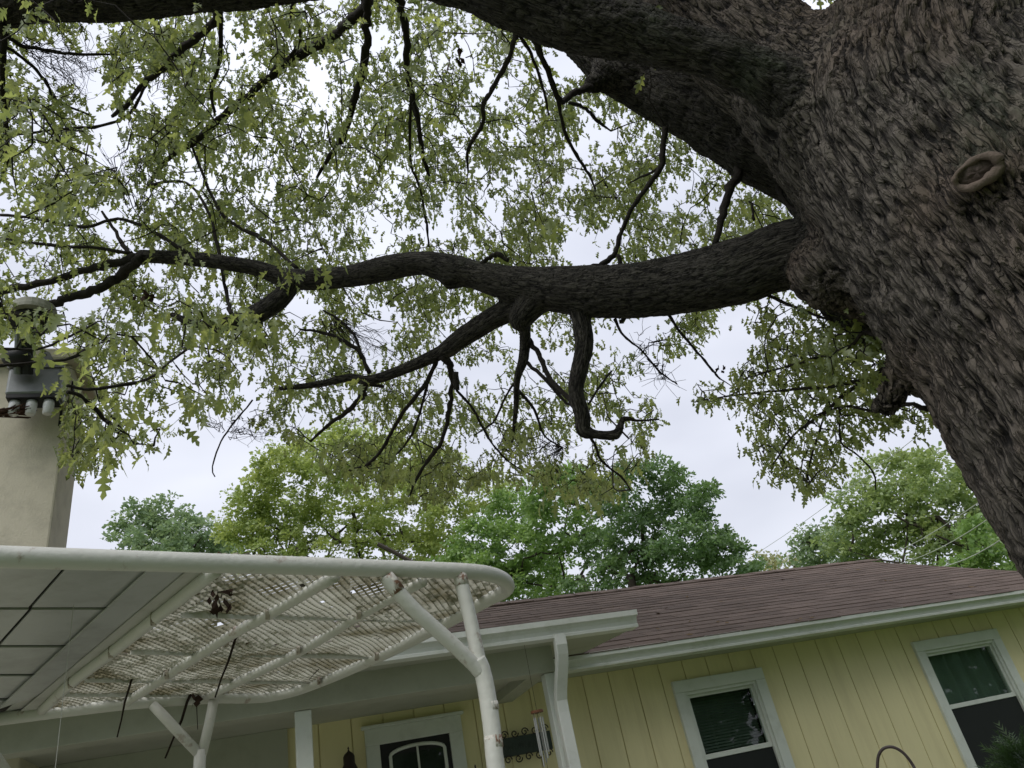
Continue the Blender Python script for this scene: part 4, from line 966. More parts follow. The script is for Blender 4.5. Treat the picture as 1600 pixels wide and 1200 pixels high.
# vertex normals from the displaced quads
fn = np.cross(v2[quads[:, 2]] - v2[quads[:, 0]], v2[quads[:, 3]] - v2[quads[:, 1]])
vn = np.zeros_like(v2)
for k in range(4): np.add.at(vn, quads[:, k], fn)
vn /= np.linalg.norm(vn, axis=1)[:, None] + 1e-12
own = wn.argmax(0); fo = own[quads[:, 0]]
oak = thing('oak_tree', 'huge old oak at the right, deeply furrowed trunk with long limbs reaching left overhead', 'tree', Tc)
trunk_obj = None
PN = {'trunk': 'trunk'}
for ci, nme in enumerate(names):
    qf = quads[fo == ci]
    if not len(qf): continue
    uq, inv = np.unique(qf, return_inverse=True); inv = inv.reshape(-1, 4)
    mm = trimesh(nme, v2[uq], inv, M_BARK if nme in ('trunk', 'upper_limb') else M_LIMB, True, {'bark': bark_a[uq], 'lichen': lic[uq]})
    qa = mm.attributes.new('grain', 'FLOAT_VECTOR', 'POINT'); qa.data.foreach_set('vector', (Q[ci][uq] / np.array([1, 1, 5.5])).astype(np.float32).ravel())
    mm.normals_split_custom_set_from_vertices(vn[uq].tolist())
    lab = {'long_limb': 'longest limb, level and dark, crossing the middle of the picture', 'dead_stub_branch': 'thick dark leafless stub hanging down and bent at its end', 'hooked_limb': 'short limb curving down and back at the left'}.get(nme)
    o = link('trunk' if nme == 'trunk' else 'limb', mm, oak, lab)
    if nme == 'trunk': trunk_obj = o
# healed pruning cut
cs = march(1528, 272); _, gq, _, _, _ = field(cs[None]); nn = gq[0] / np.linalg.norm(gq[0]); vd = cs - E0; vd /= np.linalg.norm(vd)
nn = nn * .55 - vd * .6; nn /= np.linalg.norm(nn)
ax = np.cross(nn, Zv); ax /= np.linalg.norm(ax); ay = np.cross(nn, ax)
wdir = (march(1555, 258) - march(1500, 285)); wdir -= (wdir @ nn) * nn; wdir /= np.linalg.norm(wdir); hdir = np.cross(nn, wdir)
b = MB(); ring = []; rr_ = []
for j in range(41):
    a = 2 * math.pi * j / 40; ring.append(cs + nn * (.026 + .005 * math.sin(3 * a)) + wdir * .058 * math.cos(a) + hdir * .037 * math.sin(a) * (1 + .1 * math.sin(2 * a))); rr_.append(.0115 * (1 + .38 * math.cos(a + .6) + .14 * math.sin(5 * a) + .1 * math.sin(9 * a)))
b.tube(ring, rr_, 14, cap=False, wob=.07, seed=3); b.build('healed_cut', M_SCAR, trunk_obj, smooth=True)
b = MB(); vs_ = [cs + nn * .022]; K2 = 32
for rg in (.35, .7, 1.0):
    for j in range(K2):
        a = 2 * math.pi * j / K2; vs_.append(cs + nn * (.022 - .003 * rg + .004 * math.sin(a * 4 + rg * 9)) + wdir * .055 * rg * math.cos(a) + hdir * .035 * rg * math.sin(a))
fs_2 = [(0, 1 + j, 1 + (j + 1) % K2) for j in range(K2)] + [(1 + r_ * K2 + j, 1 + (r_ + 1) * K2 + j, 1 + (r_ + 1) * K2 + (j + 1) % K2, 1 + r_ * K2 + (j + 1) % K2) for r_ in range(2) for j in range(K2)]
b.add(vs_, fs_2); b.build('cut_face', M_SCARIN, trunk_obj, smooth=True)

# ---- traced branches: (px, py, r_px) with near and far distance
BR = [
 ([(575, -25, 10), (574, 5, 8), (545, 35, 8), (520, 55, 8.5), (440, 105, 8), (400, 140, 6.5), (350, 180, 6), (310, 218, 5), (265, 245, 4), (230, 290, 2.5)], 5.2, 6.3),
 ([(575, -20, 8), (574, 20, 7), (573, 60, 6.5), (568, 105, 7), (555, 150, 6), (535, 215, 5.5), (512, 248, 4), (495, 278, 2.5)], 5.2, 5.6),
 ([(440, 105, 3), (470, 60, 3), (455, 20, 3), (470, -20, 3)], 5.7, 5.2),
 ([(622, -20, 7), (627, 20, 6.5), (636, 60, 5.5), (638, 120, 5), (650, 170, 4.5), (660, 240, 4), (671, 275, 2.5)], 4.9, 5.4),
 ([(642, 150, 2.5), (641, 250, 2), (655, 290, 2), (665, 340, 2.5), (670, 385, 1.5)], 5.0, 5.6),
 ([(806, 50, 5), (803, 65, 4), (790, 103, 4), (766, 145, 4), (754, 165, 4), (755, 192, 3.5), (732, 232, 3), (731, 270, 1.5)], 3.7, 4.6),
 ([(830, 50, 5.5), (838, 68, 5), (856, 110, 5), (873, 157, 5), (885, 155, 5), (900, 143, 5), (922, 137, 7)], 3.6, 4.2),
 ([(812, 55, 3), (830, 85, 3), (848, 135, 2.5), (858, 180, 1.5)], 3.7, 3.9),
 ([(873, 157, 3.5), (882, 205, 3), (905, 250, 3), (922, 275, 2.5), (930, 300, 1)], 3.9, 4.5),
 ([(890, 160, 3), (915, 170, 3), (935, 190, 3), (955, 205, 1.5)], 3.9, 4.3),
 ([(1040, 198, 6), (1036, 230, 5), (1033, 262, 5), (1010, 292, 4.5), (985, 330, 4), (968, 370, 4), (962, 395, 4.5), (940, 414, 5), (920, 418, 5), (905, 425, 5)], 4.1, 3.7),
 ([(1158, 245, 8), (1152, 275, 8), (1138, 300, 7.5), (1127, 345, 6), (1116, 385, 5)], 3.95, 3.55),
 ([(1214, 270, 5), (1218, 300, 4.5), (1236, 325, 4), (1250, 330, 3)], 3.9, 3.6),
 ([(1177, 345, 2.5), (1175, 318, 2)], 3.55, 3.6),
 ([(1033, 262, 2.5), (1005, 275, 2), (985, 285, 1)], 4.1, 4.3),
 ([(335, -15, 7), (337, 30, 6), (310, 55, 5.5), (275, 85, 5), (255, 108, 4.5), (225, 130, 4), (195, 165, 4), (175, 182, 2.5)], 5.0, 5.9),
 ([(344, -10, 4.5), (345, 40, 3.5), (343, 95, 3), (330, 140, 3), (335, 175, 2)], 5.0, 5.4),
 ([(230, 130, 2.5), (205, 175, 2), (165, 195, 2.5), (120, 200, 2.5), (70, 205, 2), (0, 215, 1.5)], 5.6, 6.2),
 ([(5, 40, 5), (4, 90, 4), (5, 150, 3.5), (12, 220, 3), (8, 270, 2)], 5.4, 5.6),
 ([(0, 48, 3.5), (30, 70, 3), (60, 76, 2.5), (110, 84, 2.2), (180, 85, 1.5)], 5.4, 5.7),
 ([(-5, 65, 2.5), (35, 90, 2.5), (70, 125, 2.5), (90, 158, 2.2), (140, 180, 1.5)], 5.5, 5.9),
 ([(0, 335, 2), (60, 342, 2.2), (130, 355, 2.5), (185, 342, 2.5), (240, 362, 3), (300, 400, 3.5)], 6.2, 5.2),
 ([(160, 330, 2), (185, 370, 3), (205, 402, 4)], 6.0, 5.6),
 ([(232, 288, 2.5), (290, 285, 2), (325, 330, 2.5), (343, 400, 3), (355, 465, 3), (362, 492, 4)], 6.2, 4.7),
 ([(300, 230, 2), (345, 332, 3), (400, 368, 3.5), (430, 388, 3.5), (465, 420, 3.5)], 6.1, 4.8),
 ([(215, 401, 7), (190, 409, 6.5), (140, 420, 6), (90, 436, 5.5), (40, 447, 5.5), (0, 456, 5), (-60, 470, 4)], 5.5, 6.4),
 ([(222, 402, 8), (205, 415, 7.5), (180, 436, 7.5), (150, 452, 7), (110, 465, 6.5), (78, 476, 6), (30, 490, 5), (-30, 500, 4)], 5.45, 6.2),
 ([(205, 396, 3), (150, 387, 2.5), (90, 384, 2.5), (40, 378, 2), (0, 372, 2)], 5.55, 6.2),
 ([(572, 596, 6), (568, 612, 5.5), (560, 625, 4.5), (540, 645, 4), (515, 662, 3), (485, 690, 2)], 4.45, 4.9),
 ([(568, 600, 4), (600, 604, 2.5)], 4.45, 4.5),
 ([(576, 582, 4), (560, 548, 3.5), (530, 530, 3.5), (505, 520, 3), (470, 515, 2)], 4.45, 4.8),
 ([(565, 560, 3), (555, 525, 2.5), (530, 500, 2.5), (505, 485, 1.5)], 4.5, 4.8),
 ([(690, 555, 7), (703, 572, 7), (706, 600, 4.5), (702, 640, 4), (690, 690, 4), (668, 720, 3.5), (650, 750, 2.5), (640, 775, 1.5)], 4.15, 4.6),
 ([(712, 582, 6), (713, 610, 5.5)], 4.15, 4.15),
 ([(684, 560, 4.5), (665, 600, 4), (645, 625, 4), (620, 660, 3.5), (598, 700, 3), (575, 725, 2.5), (545, 735, 1.5)], 4.2, 5.0),
 ([(680, 565, 3), (668, 600, 3), (658, 640, 2.5), (640, 685, 2.5), (620, 710, 1.5)], 4.2, 4.8),
 ([(714, 610, 3), (740, 640, 2.5), (755, 670, 2.5), (775, 700, 2), (800, 725, 1.5), (835, 745, 1)], 4.15, 4.7),
 ([(826, 530, 4.5), (845, 560, 4.5), (858, 590, 4.5), (885, 620, 4.5), (905, 645, 4)], 3.9, 3.65),
 ([(820, 565, 4), (850, 590, 3.5), (880, 625, 3), (905, 642, 3)], 3.9, 3.7),
 ([(806, 605, 3.5), (835, 640, 2.5), (850, 680, 2), (880, 700, 1.5)], 3.95, 4.3),
 ([(808, 590, 2.5), (790, 620, 2), (770, 660, 2), (740, 680, 1)], 3.95, 4.4),
 ([(971, 660, 5), (977, 654, 5), (1000, 657, 2), (1030, 655, 1.5)], 3.64, 3.7),
 ([(919, 632, 2.5), (940, 600, 2.5), (955, 580, 2)], 3.6, 3.8),
 ([(922, 682, 3), (932, 700, 2.5), (940, 720, 2.2), (970, 745, 2), (985, 765, 1.2)], 3.6, 3.9),
 ([(960, 499, 3), (975, 525, 2.2), (1000, 545, 2), (1030, 580, 1.8), (1055, 598, 1.2), (1058, 600, 1)], 3.65, 3.9),
 ([(1045, 492, 3), (1060, 515, 2.4), (1085, 545, 2.4), (1110, 575, 2.2), (1125, 592, 1.8)], 3.6, 3.7),
 ([(980, 490, 5), (970, 505, 4)], 3.68, 3.68),
 ([(752, 415, 4.5), (765, 402, 4.5), (780, 398, 4.5), (795, 408, 4)], 4.02, 3.95),
 ([(965, 398, 4), (970, 414, 4)], 3.72, 3.7),
 ([(1385, 530, 4), (1350, 520, 3.5), (1330, 540, 3), (1280, 558, 3), (1220, 575, 2), (1170, 590, 1.2)], 3.2, 3.5),
 ([(1420, 600, 4), (1385, 590, 4), (1330, 598, 3.5), (1280, 605, 3), (1200, 612, 2.5), (1130, 620, 1.5), (1085, 628, 1)], 3.3, 3.6),
 ([(1400, 570, 4), (1355, 590, 3.5), (1310, 625, 3), (1280, 650, 2.5), (1240, 680, 2), (1205, 730, 1.5)], 3.35, 3.7),
 ([(1450, 640, 4), (1420, 632, 3.5), (1390, 640, 3), (1360, 642, 2.5), (1320, 635, 2), (1270, 650, 1.2)], 3.2, 3.5),
 ([(1312, 632, 2), (1314, 690, 1.8), (1340, 710, 1.5), (1365, 740, 1.5), (1368, 765, 1)], 3.5, 3.7),
 ([(1290, 645, 2), (1275, 690, 1.8), (1262, 740, 1.5), (1262, 770, 1)], 3.5, 3.7),
 ([(1180, 455, 3), (1220, 470, 2.5), (1265, 490, 2.5), (1300, 500, 2)], 3.55, 3.4),
 ([(395, 625, 1.4), (370, 655, 1.6), (345, 690, 1.6), (332, 730, 1.2), (336, 745, 1)], 4.9, 5.0),
 ([(105, 603, 2.5), (140, 608, 2.5), (200, 600, 3), (235, 590, 2.5), (260, 570, 2), (300, 540, 2)], 3.0, 3.4),
 ([(106, 612, 3), (125, 618, 3), (150, 640, 3.5), (180, 672, 3), (200, 690, 2.5)], 3.0, 3.1),
 ([(0, 545, 2), (60, 545, 2), (110, 525, 2), (150, 505, 1.5)], 2.9, 3.1),
 ([(0, 572, 2.5), (60, 566, 2), (110, 560, 2.5), (140, 540, 3)], 2.95, 3.1),
 ([(2, 478, 5), (-30, 470, 5)], 5.9, 6.0),
]
nodes = []
for bi, (L_, d0, d1) in enumerate(BR):
    n_ = len(L_); P = [at(x, y, d0 + (d1 - d0) * i / (n_ - 1)) for i, (x, y, r_) in enumerate(L_)]
    Rd = [max(.0014, .86 * r_ * (d0 + (d1 - d0) * i / (n_ - 1)) / F_PX) for i, (x, y, r_) in enumerate(L_)]
    PP = np.array(smoothpath(P, 5)); RR = np.interp(np.linspace(0, n_ - 1, len(PP)), np.arange(n_), Rd)
    jit = np.random.default_rng(bi).normal(0, 1, (len(PP), 3)) * RR[:, None] * .20; PP2 = PP + jit
    b = MB(); b.tube(PP2, RR * (1 + .08 * np.random.default_rng(bi + 50).normal(size=len(RR))), 10 if RR.max() > .012 else 6, wob=.08, seed=bi)
    me = b.mesh('branch', M_TWIG, True)
    link('branch', me, oak); nodes.append(PP)
for nme in ('long_limb', 'hooked_limb', 'lower_limb', 'burl_branch', 'dead_stub_branch', 'front_limb'):
    PP = chains[nme][0]; k0_ = 6 if nme in ('long_limb', 'front_limb') else 0; nodes.append(PP[k0_:])
nodes = np.concatenate(nodes)

# ---- leaf clusters
def poly_in(P, poly): return inside(P, np.array(poly, float))
MAIN = [(-60, -60), (1300, -60), (1300, 50), (1250, 300), (1240, 350), (1240, 440), (1175, 462), (1130, 500), (1090, 540), (1045, 545), (1015, 530), (1000, 560), (1030, 615), (1035, 650), (1015, 690), (1000, 725), (960, 775), (900, 790), (840, 745), (760, 750), (700, 775), (600, 745), (510, 735), (465, 705), (440, 665), (350, 645), (290, 640), (240, 700), (170, 725), (125, 690), (105, 730), (100, 560), (-60, 500)]
RIGHT = [(1180, 462), (1245, 450), (1300, 490), (1345, 505), (1400, 575), (1440, 640), (1455, 660), (1400, 670), (1350, 680), (1300, 735), (1265, 780), (1240, 740), (1195, 745), (1170, 690), (1185, 660), (1130, 630), (1080, 630), (1090, 600), (1160, 575), (1190, 540), (1170, 500)]
gaps = [(110, 95, 60, 38), (145, 125, 25, 25), (250, 135, 30, 22), (160, 240, 28, 22), (415, 300, 22, 18), (355, 610, 40, 12), (470, 480, 32, 34), (590, 510, 40, 26), (640, 215, 14, 10), (770, 150, 24, 14), (620, 260, 24, 14), (800, 210, 26, 14), (930, 540, 14, 30), (1000, 520, 50, 20), (880, 690, 50, 16), (740, 700, 30, 25), (480, 650, 30, 30), (20, 415, 35, 20), (120, 470, 40, 20), (640, 640, 18, 10), (420, 560, 18, 14), (1060, 470, 22, 12), (700, 330, 22, 14), (30, 260, 22, 16), (240, 410, 22, 12), (540, 290, 22, 16), (1120, 700, 80, 60)]
def density(P):
    d = perlin(np.column_stack([P / 75.0, np.full(len(P), .5)])) * 1.0 + perlin(np.column_stack([P / 33.0, np.full(len(P), 3.5)])) * .8
    f = np.clip(.52 + d * 1.5, .03, 1)
    for (x, y, rx, ry) in gaps:
        f *= np.clip(((P[:, 0] - x) / rx) ** 2 + ((P[:, 1] - y) / ry) ** 2 - .55, 0, 1) * .97 + .03
    low = np.clip((P[:, 1] - 420) / 200, 0, 1); f *= 1 - .34 * low
    return f
def sample(poly, n, dlo, dhi, dens=True, jit=0):
    res = []; P0_ = np.array(poly); lo, hi = P0_.min(0), P0_.max(0)
    while sum(len(r_) for r_ in res) < n:
        P = rng.uniform(lo, hi, (n * 2, 2)); P = P[poly_in(P, poly)]
        if dens: P = P[rng.random(len(P)) < density(P)]
        res.append(P)
    P = np.concatenate(res)[:n]; d = rng.uniform(dlo, dhi, n)
    return P, d
clus = []   # position, leaf size, leaf count
def addcl(P, d, size, cnt):
    for (x, y), dd in zip(P, d): clus.append((at(x, y, dd), size * rng.uniform(.75, 1.25), cnt))
P, d = sample(MAIN, NCL, 5.3, 9.0); addcl(P, d, .083, 6)
P, d = sample(MAIN, NCL // 20, 4.0, 5.4); addcl(P, d, .085, 5)
P, d = sample(RIGHT, 350, 3.3, 4.4, False); addcl(P, d, .056, 5)
P, d = sample([(1300, 500), (1345, 510), (1400, 575), (1380, 600), (1300, 600), (1250, 560)], 26, 3.0, 3.4, False); addcl(P, d, .075, 4)
P, d = sample([(110, 480), (400, 470), (390, 560), (330, 640), (250, 620), (210, 700), (160, 690), (150, 640), (110, 560)], 42, 2.8, 3.5, False); addcl(P, d, .070, 5)
P, d = sample([(150, 660), (240, 650), (262, 690), (240, 700), (165, 690)], 9, 2.6, 2.9, False); addcl(P, d, .080, 4)
P, d = sample([(0, 500), (150, 500), (150, 570), (100, 575), (0, 520)], 4, 2.7, 3.0, False); addcl(P, d, .09, 3)
P, d = sample([(0, 130), (160, 180), (140, 330), (0, 420)], 16, 3.2, 3.8, False); addcl(P, d, .070, 4)
P, d = sample([(160, 30), (700, 10), (700, 300), (100, 320)], 46, 3.9, 4.8, False); addcl(P, d, .078, 4)
P, d = sample([(-20, 490), (110, 480), (105, 735), (112, 700), (100, 500)], 8, 4.6, 5.6, False); addcl(P, d, .08, 5)
P, d = sample([(104, 600), (170, 640), (160, 735), (108, 735)], 42, 4.6, 5.8, False); addcl(P, d, .07, 5)
P, d = sample([(440, 690), (780, 700), (940, 720), (960, 770), (820, 760), (700, 790), (560, 760)], 120, 5, 7.0, True); addcl(P, d, .07, 5)
# unseen rest of the crown, added overhead and behind to darken the house; coarser
kx = 0
OUTN = 420
while kx < OUTN:
    a = rng.uniform(0, 6.283); rr_ = 7.5 * math.sqrt(rng.uniform(.02, 1)); z_ = rng.uniform(4.2, 9.0) + EYE * 0
    p = np.array([Tc[0] + math.cos(a) * rr_, Tc[1] + math.sin(a) * rr_, z_])
    x, y = proj(p); q = R.T @ (p - E0)
    if q[2] < -.2 and -140 < x < 1740 and -140 < y < 1340: continue
    if np.linalg.norm(p - E0) < 2.8: continue
    clus.append((p, .15 * rng.uniform(.8, 1.2), 7)); kx += 1
CP = np.array([c[0] for c in clus]); CN = len(CP)
# outside-frame limbs for those leaves to hang on
extra = []
for k in range(9):
    a = 2.2 + k * .55; rs_ = np.random.default_rng(k); p0 = TP(2.6 + .3 * (k % 4)) ; pts = [p0]
    for s_ in range(1, 9):
        pts.append(p0 + np.array([math.cos(a + .1 * s_), math.sin(a + .1 * s_), .28]) * s_ * .85 + rs_.normal(0, .1, 3))
    ok = True
    for p in smoothpath(pts, 2):
        x, y = proj(p); q = R.T @ (p - E0)
        if q[2] < -.05 and -60 < x < 1250 and -60 < y < 1260: ok = False
        if np.linalg.norm(p - E0) < 1.2: ok = False
    if ok:
        PP = np.array(smoothpath(pts, 3)); b = MB(); b.tube(PP, np.linspace(.13, .02, len(PP)), 10, wob=.05, seed=k); me = b.mesh('limb', M_TWIG, True)
        link('limb', me, oak); extra.append(PP)
        nodes = np.concatenate([nodes, PP])
# connect every cluster to the nearest wood, nearest first (a growing tree)
NODES = [nodes]; best = np.full(CN, 1e9); bp_ = np.zeros((CN, 3))
for k in range(0, len(nodes), 200):
    dd = np.linalg.norm(CP[:, None] - nodes[None, k:k + 200], axis=2); j = dd.argmin(1); m_ = dd[np.arange(CN), j]; w_ = m_ < best; best[w_] = m_[w_]; bp_[w_] = nodes[k + j[w_]]
todo = best.copy(); TW = []
for it in range(CN):
    i = int(todo.argmin())
    a, c = bp_[i], CP[i]; L0 = best[i]; todo[i] = 1e18
    n_ = 2 if L0 < .25 else (3 if L0 < .7 else 5)
    mid = [a + (c - a) * t + rng.normal(0, .09, 3) * L0 * math.sin(math.pi * t) + np.array([0, 0, .12 * L0 * math.sin(math.pi * t)]) for t in np.linspace(0, 1, n_ + 1)]
    mid = np.array(mid); TW.append((mid, L0))
    act = todo < 1e17
    for q in mid[1:]:
        dd = np.sqrt(((CP - q) ** 2).sum(1)); w_ = act & (dd < best); best[w_] = dd[w_]; bp_[w_] = q; todo[w_] = dd[w_]
print('twigs', len(TW))
tv, tf, nv = [], [], 0
c3 = np.array([[1, 0], [-.5, .866], [-.5, -.866]])
def stem(pts, r0, r1):
    global nv
    m_ = len(pts); t = np.gradient(pts, axis=0); t /= np.linalg.norm(t, axis=1)[:, None] + 1e-9
    e = np.cross(t, [.31, .52, .79]); e /= np.linalg.norm(e, axis=1)[:, None] + 1e-9; g_ = np.cross(t, e)
    rad = np.linspace(r0, r1, m_)[:, None]
    v = np.stack([pts + rad * (c3[k, 0] * e + c3[k, 1] * g_) for k in range(3)], 1).reshape(-1, 3); tv.append(v)
    for k in range(m_ - 1):
        for j in range(3):
            a_, b2 = nv + k * 3 + j, nv + k * 3 + (j + 1) % 3; tf.append((a_, b2, b2 + 3, a_ + 3))
    nv += len(v)
for mid, L0 in TW:
    dist = np.linalg.norm(mid[-1] - E0); stem(mid, min(.0095, .0036 + .0062 * min(L0, .9)), .0019)
# bare hanging sprays
bare = sample([(60, 60), (150, 60), (160, 150), (110, 165), (70, 120)], 46, 5.2, 6, False)[0]
bare = np.concatenate([bare, sample([(230, 110), (300, 110), (290, 160), (230, 160)], 16, 5, 6, False)[0], sample([(290, 640), (460, 650), (440, 690), (380, 690)], 26, 5, 6, False)[0], sample([(770, 680), (900, 690), (860, 720), (800, 715)], 30, 5, 6, False)[0], sample([(1000, 520), (1060, 520), (1050, 600), (1000, 580)], 14, 5, 6, False)[0], sample([(530, 520), (640, 520), (600, 560), (540, 560)], 24, 5, 6, False)[0], sample([(150, 230), (300, 230), (200, 280)], 16, 5, 6, False)[0]])
for x, y in bare:
    d_ = 5.3 if x < 700 else (4.4 if x < 950 else 3.8)
    p = at(x, y, d_); j = np.linalg.norm(nodes - p, axis=1).argmin(); q = nodes[j]
    if np.linalg.norm(q - p) > .9: q = p + (q - p) * .9 / np.linalg.norm(q - p)
    st_ = p + (q - p) * .75; pts = [st_ + (p - st_) * t + rng.normal(0, .014, 3) * (t > 0) for t in np.linspace(0, 1, 6)]; stem(np.array(pts), .0028, .0012)
    for k in range(3):
        o_ = pts[rng.integers(2, 6)]; dv = rng.normal(0, 1, 3) + (p - st_) * 4; dv /= np.linalg.norm(dv); stem(np.array([o_, o_ + dv * .05 + rng.normal(0, .008, 3), o_ + dv * .11 + rng.normal(0, .02, 3)]), .0016, .0009)
link('twigs', trimesh('twigs', np.concatenate(tv), tf, M_TWIG, True), oak, kind='stuff')

# ---- the leaves: lobed blades with pointed tips, folded and drooping
def blade(seed, droop, fold):
    rs = np.random.default_rng(seed)
    side = [(.06, .012), (.14, .03), (.20, .17), (.27, .20), (.31, .06), (.42, .30), (.50, .36), (.53, .075), (.64, .25), (.74, .31), (.74, .08), (.86, .12)]
    side = [(x + rs.normal(0, .012), max(.01, y * .70 * rs.uniform(.8, 1.15))) for x, y in side]
    mid = [0, .14, .31, .53, .74, 1.0]
    V_ = []
    def z(x, y): return -droop * x * x + fold * abs(y) + .03 * math.sin(9 * x + seed)
    for m_ in mid: V_.append((m_, 0, z(m_, 0)))
    for sg_ in (1, -1):
        for x, y in side: V_.append((x, sg_ * y, z(x, y)))
    T = []
    for s_, b0 in ((1, 6), (-1, 18)):
        i = lambda k: b0 + k
        tri = [(0, i(0), 1), (i(0), i(1), 1), (1, i(1), i(2)), (1, i(2), i(3)), (1, i(3), i(4)), (1, i(4), 2), (2, i(4), i(5)), (2, i(5), i(6)), (2, i(6), i(7)), (2, i(7), 3), (3, i(7), i(8)), (3, i(8), i(9)), (3, i(9), i(10)), (3, i(10), 4), (4, i(10), i(11)), (4, i(11), 5)]
        T += [t if s_ == 1 else t[::-1] for t in tri]
    return np.array(V_), np.array(T)
BL = [blade(1, .30, .25), blade(2, .5, .45), blade(3, .15, .6), blade(4, .7, .3)]
# light version for small far leaves
def blade2(seed, droop, fold):
    side = [(.14, .02), (.24, .17), (.33, .04), (.50, .28), (.54, .05), (.78, .22), (.78, .05)]; mid = [0, .33, .55, 1.0]
    z = lambda x, y: -droop * x * x + fold * abs(y)
    V_ = [(m_, 0, z(m_, 0)) for m_ in mid]
    for sg_ in (1, -1): V_ += [(x, sg_ * y, z(x, y)) for x, y in side]
    T = []
    for s_, b0 in ((1, 4), (-1, 11)):
        i = lambda k: b0 + k
        tri = [(0, i(0), 1), (i(0), i(1), 1), (1, i(1), i(2)), (1, i(2), i(3)), (1, i(3), 2), (2, i(3), i(4)), (2, i(4), i(5)), (2, i(5), 3), (3, i(5), i(6))]
        T += [t if s_ == 1 else t[::-1] for t in tri]
    return np.array(V_), np.array(T)
BL2 = [blade2(1, .3, .35), blade2(2, .6, .5), blade2(3, .1, .6)]
LP, LX, LY, LZ, LS, LT = [], [], [], [], [], []
for p, sz, cnt in clus:
    n_ = rng.poisson(cnt) + 1; base_t = rng.uniform(.15, .85)
    for k in range(n_):
        a = rng.uniform(0, 6.283); o_ = rng.normal(0, .55, 3) * sz * np.array([1, 1, .7]); dr = abs(rng.normal(1.5, .8))
        x = np.array([math.cos(a), math.sin(a), -dr]); x /= np.linalg.norm(x); up = rng.normal(0, .5, 3) + np.array([0, 0, 1]); y = np.cross(up, x); y /= np.linalg.norm(y); z_ = np.cross(x, y)
        LP.append(p + o_); LX.append(x); LY.append(y); LZ.append(z_); LS.append(sz * rng.uniform(.6, 1.25)); LT.append(np.clip(base_t + rng.normal(0, .18), 0, 1))
LP, LX, LY, LZ, LS, LT = (np.array(t) for t in (LP, LX, LY, LZ, LS, LT))
qc = (LP - E0) @ R; px_ = 800 + F_PX * qc[:, 0] / -qc[:, 2]; py_ = 600 - F_PX * qc[:, 1] / -qc[:, 2]
front = (qc[:, 2] < -.1) & (px_ > -15) & (px_ < 1615) & (py_ > -15) & (py_ < 1215)
app = np.where(front, LS / np.linalg.norm(LP - E0, axis=1), 0)
top = np.argsort(-app)[:300]; big = np.zeros(len(LS), bool); big[top] = True
bms = []
for k, (bv, bt) in enumerate(BL):
    me = trimesh('leaf', bv, bt, M_LEAF, True, {'tint': np.full(len(bv), .3 + .18 * k)}); bms.append(me)
for i in top:
    m = Matrix([[*(LX[i][r_] * LS[i], LY[i][r_] * LS[i] * 1.05, LZ[i][r_] * LS[i]), LP[i][r_]] for r_ in range(3)] + [[0, 0, 0, 1]])
    place('leaf', bms[i % 4], oak, m)
vs, fs, ts, nv2 = [], [], [], 0
near_ = app > .0155
for (lib, sel) in ((BL, near_ & ~big), (BL2, ~near_ & ~big)):
    ids = np.where(sel)[0]
    for k, (bv, bt) in enumerate(lib):
        s_ = ids[k::len(lib)]; n_ = len(s_)
        if not n_: continue
        v_ = (bv[None, :, 0, None] * LX[s_][:, None] + bv[None, :, 1, None] * LY[s_][:, None] * .95 + bv[None, :, 2, None] * LZ[s_][:, None]) * LS[s_][:, None, None] + LP[s_][:, None]
        vs.append(v_.reshape(-1, 3)); fs.append((bt[None] + (np.arange(n_) * len(bv))[:, None, None] + nv2).reshape(-1, 3)); ts.append(np.repeat(LT[s_], len(bv))); nv2 += n_ * len(bv)
print('leaves', len(LS), 'tris', sum(len(f) for f in fs))
link('foliage', trimesh('foliage', np.concatenate(vs), np.concatenate(fs), M_LEAF, True, {'tint': np.concatenate(ts)}), oak, kind='stuff')
# dead leaves still hanging
for (px, py, d_, n_, s_) in ((1125, 576, 3.68, 7, .022), (716, 92, 5.0, 12, .05), (228, 462, 4.4, 12, .045), (850, 298, 4.6, 6, .035)):
    b = MB(); rs = np.random.default_rng(int(px)); c = at(px, py, d_)
    for k in range(n_):
        o_ = c + rs.normal(0, .5, 3) * s_; d1 = rs.normal(0, .5, 3) + [0, 0, -.8]; d1 *= s_ / np.linalg.norm(d1); d2 = rs.normal(0, 1, 3) * s_ * .25; b.add([o_, o_ + d1 * .5 + d2, o_ + d1, o_ + d1 * .5 - d2], [(0, 1, 2, 3)])
    b.build('dead_leaves', M_DEAD, oak, kind='stuff')

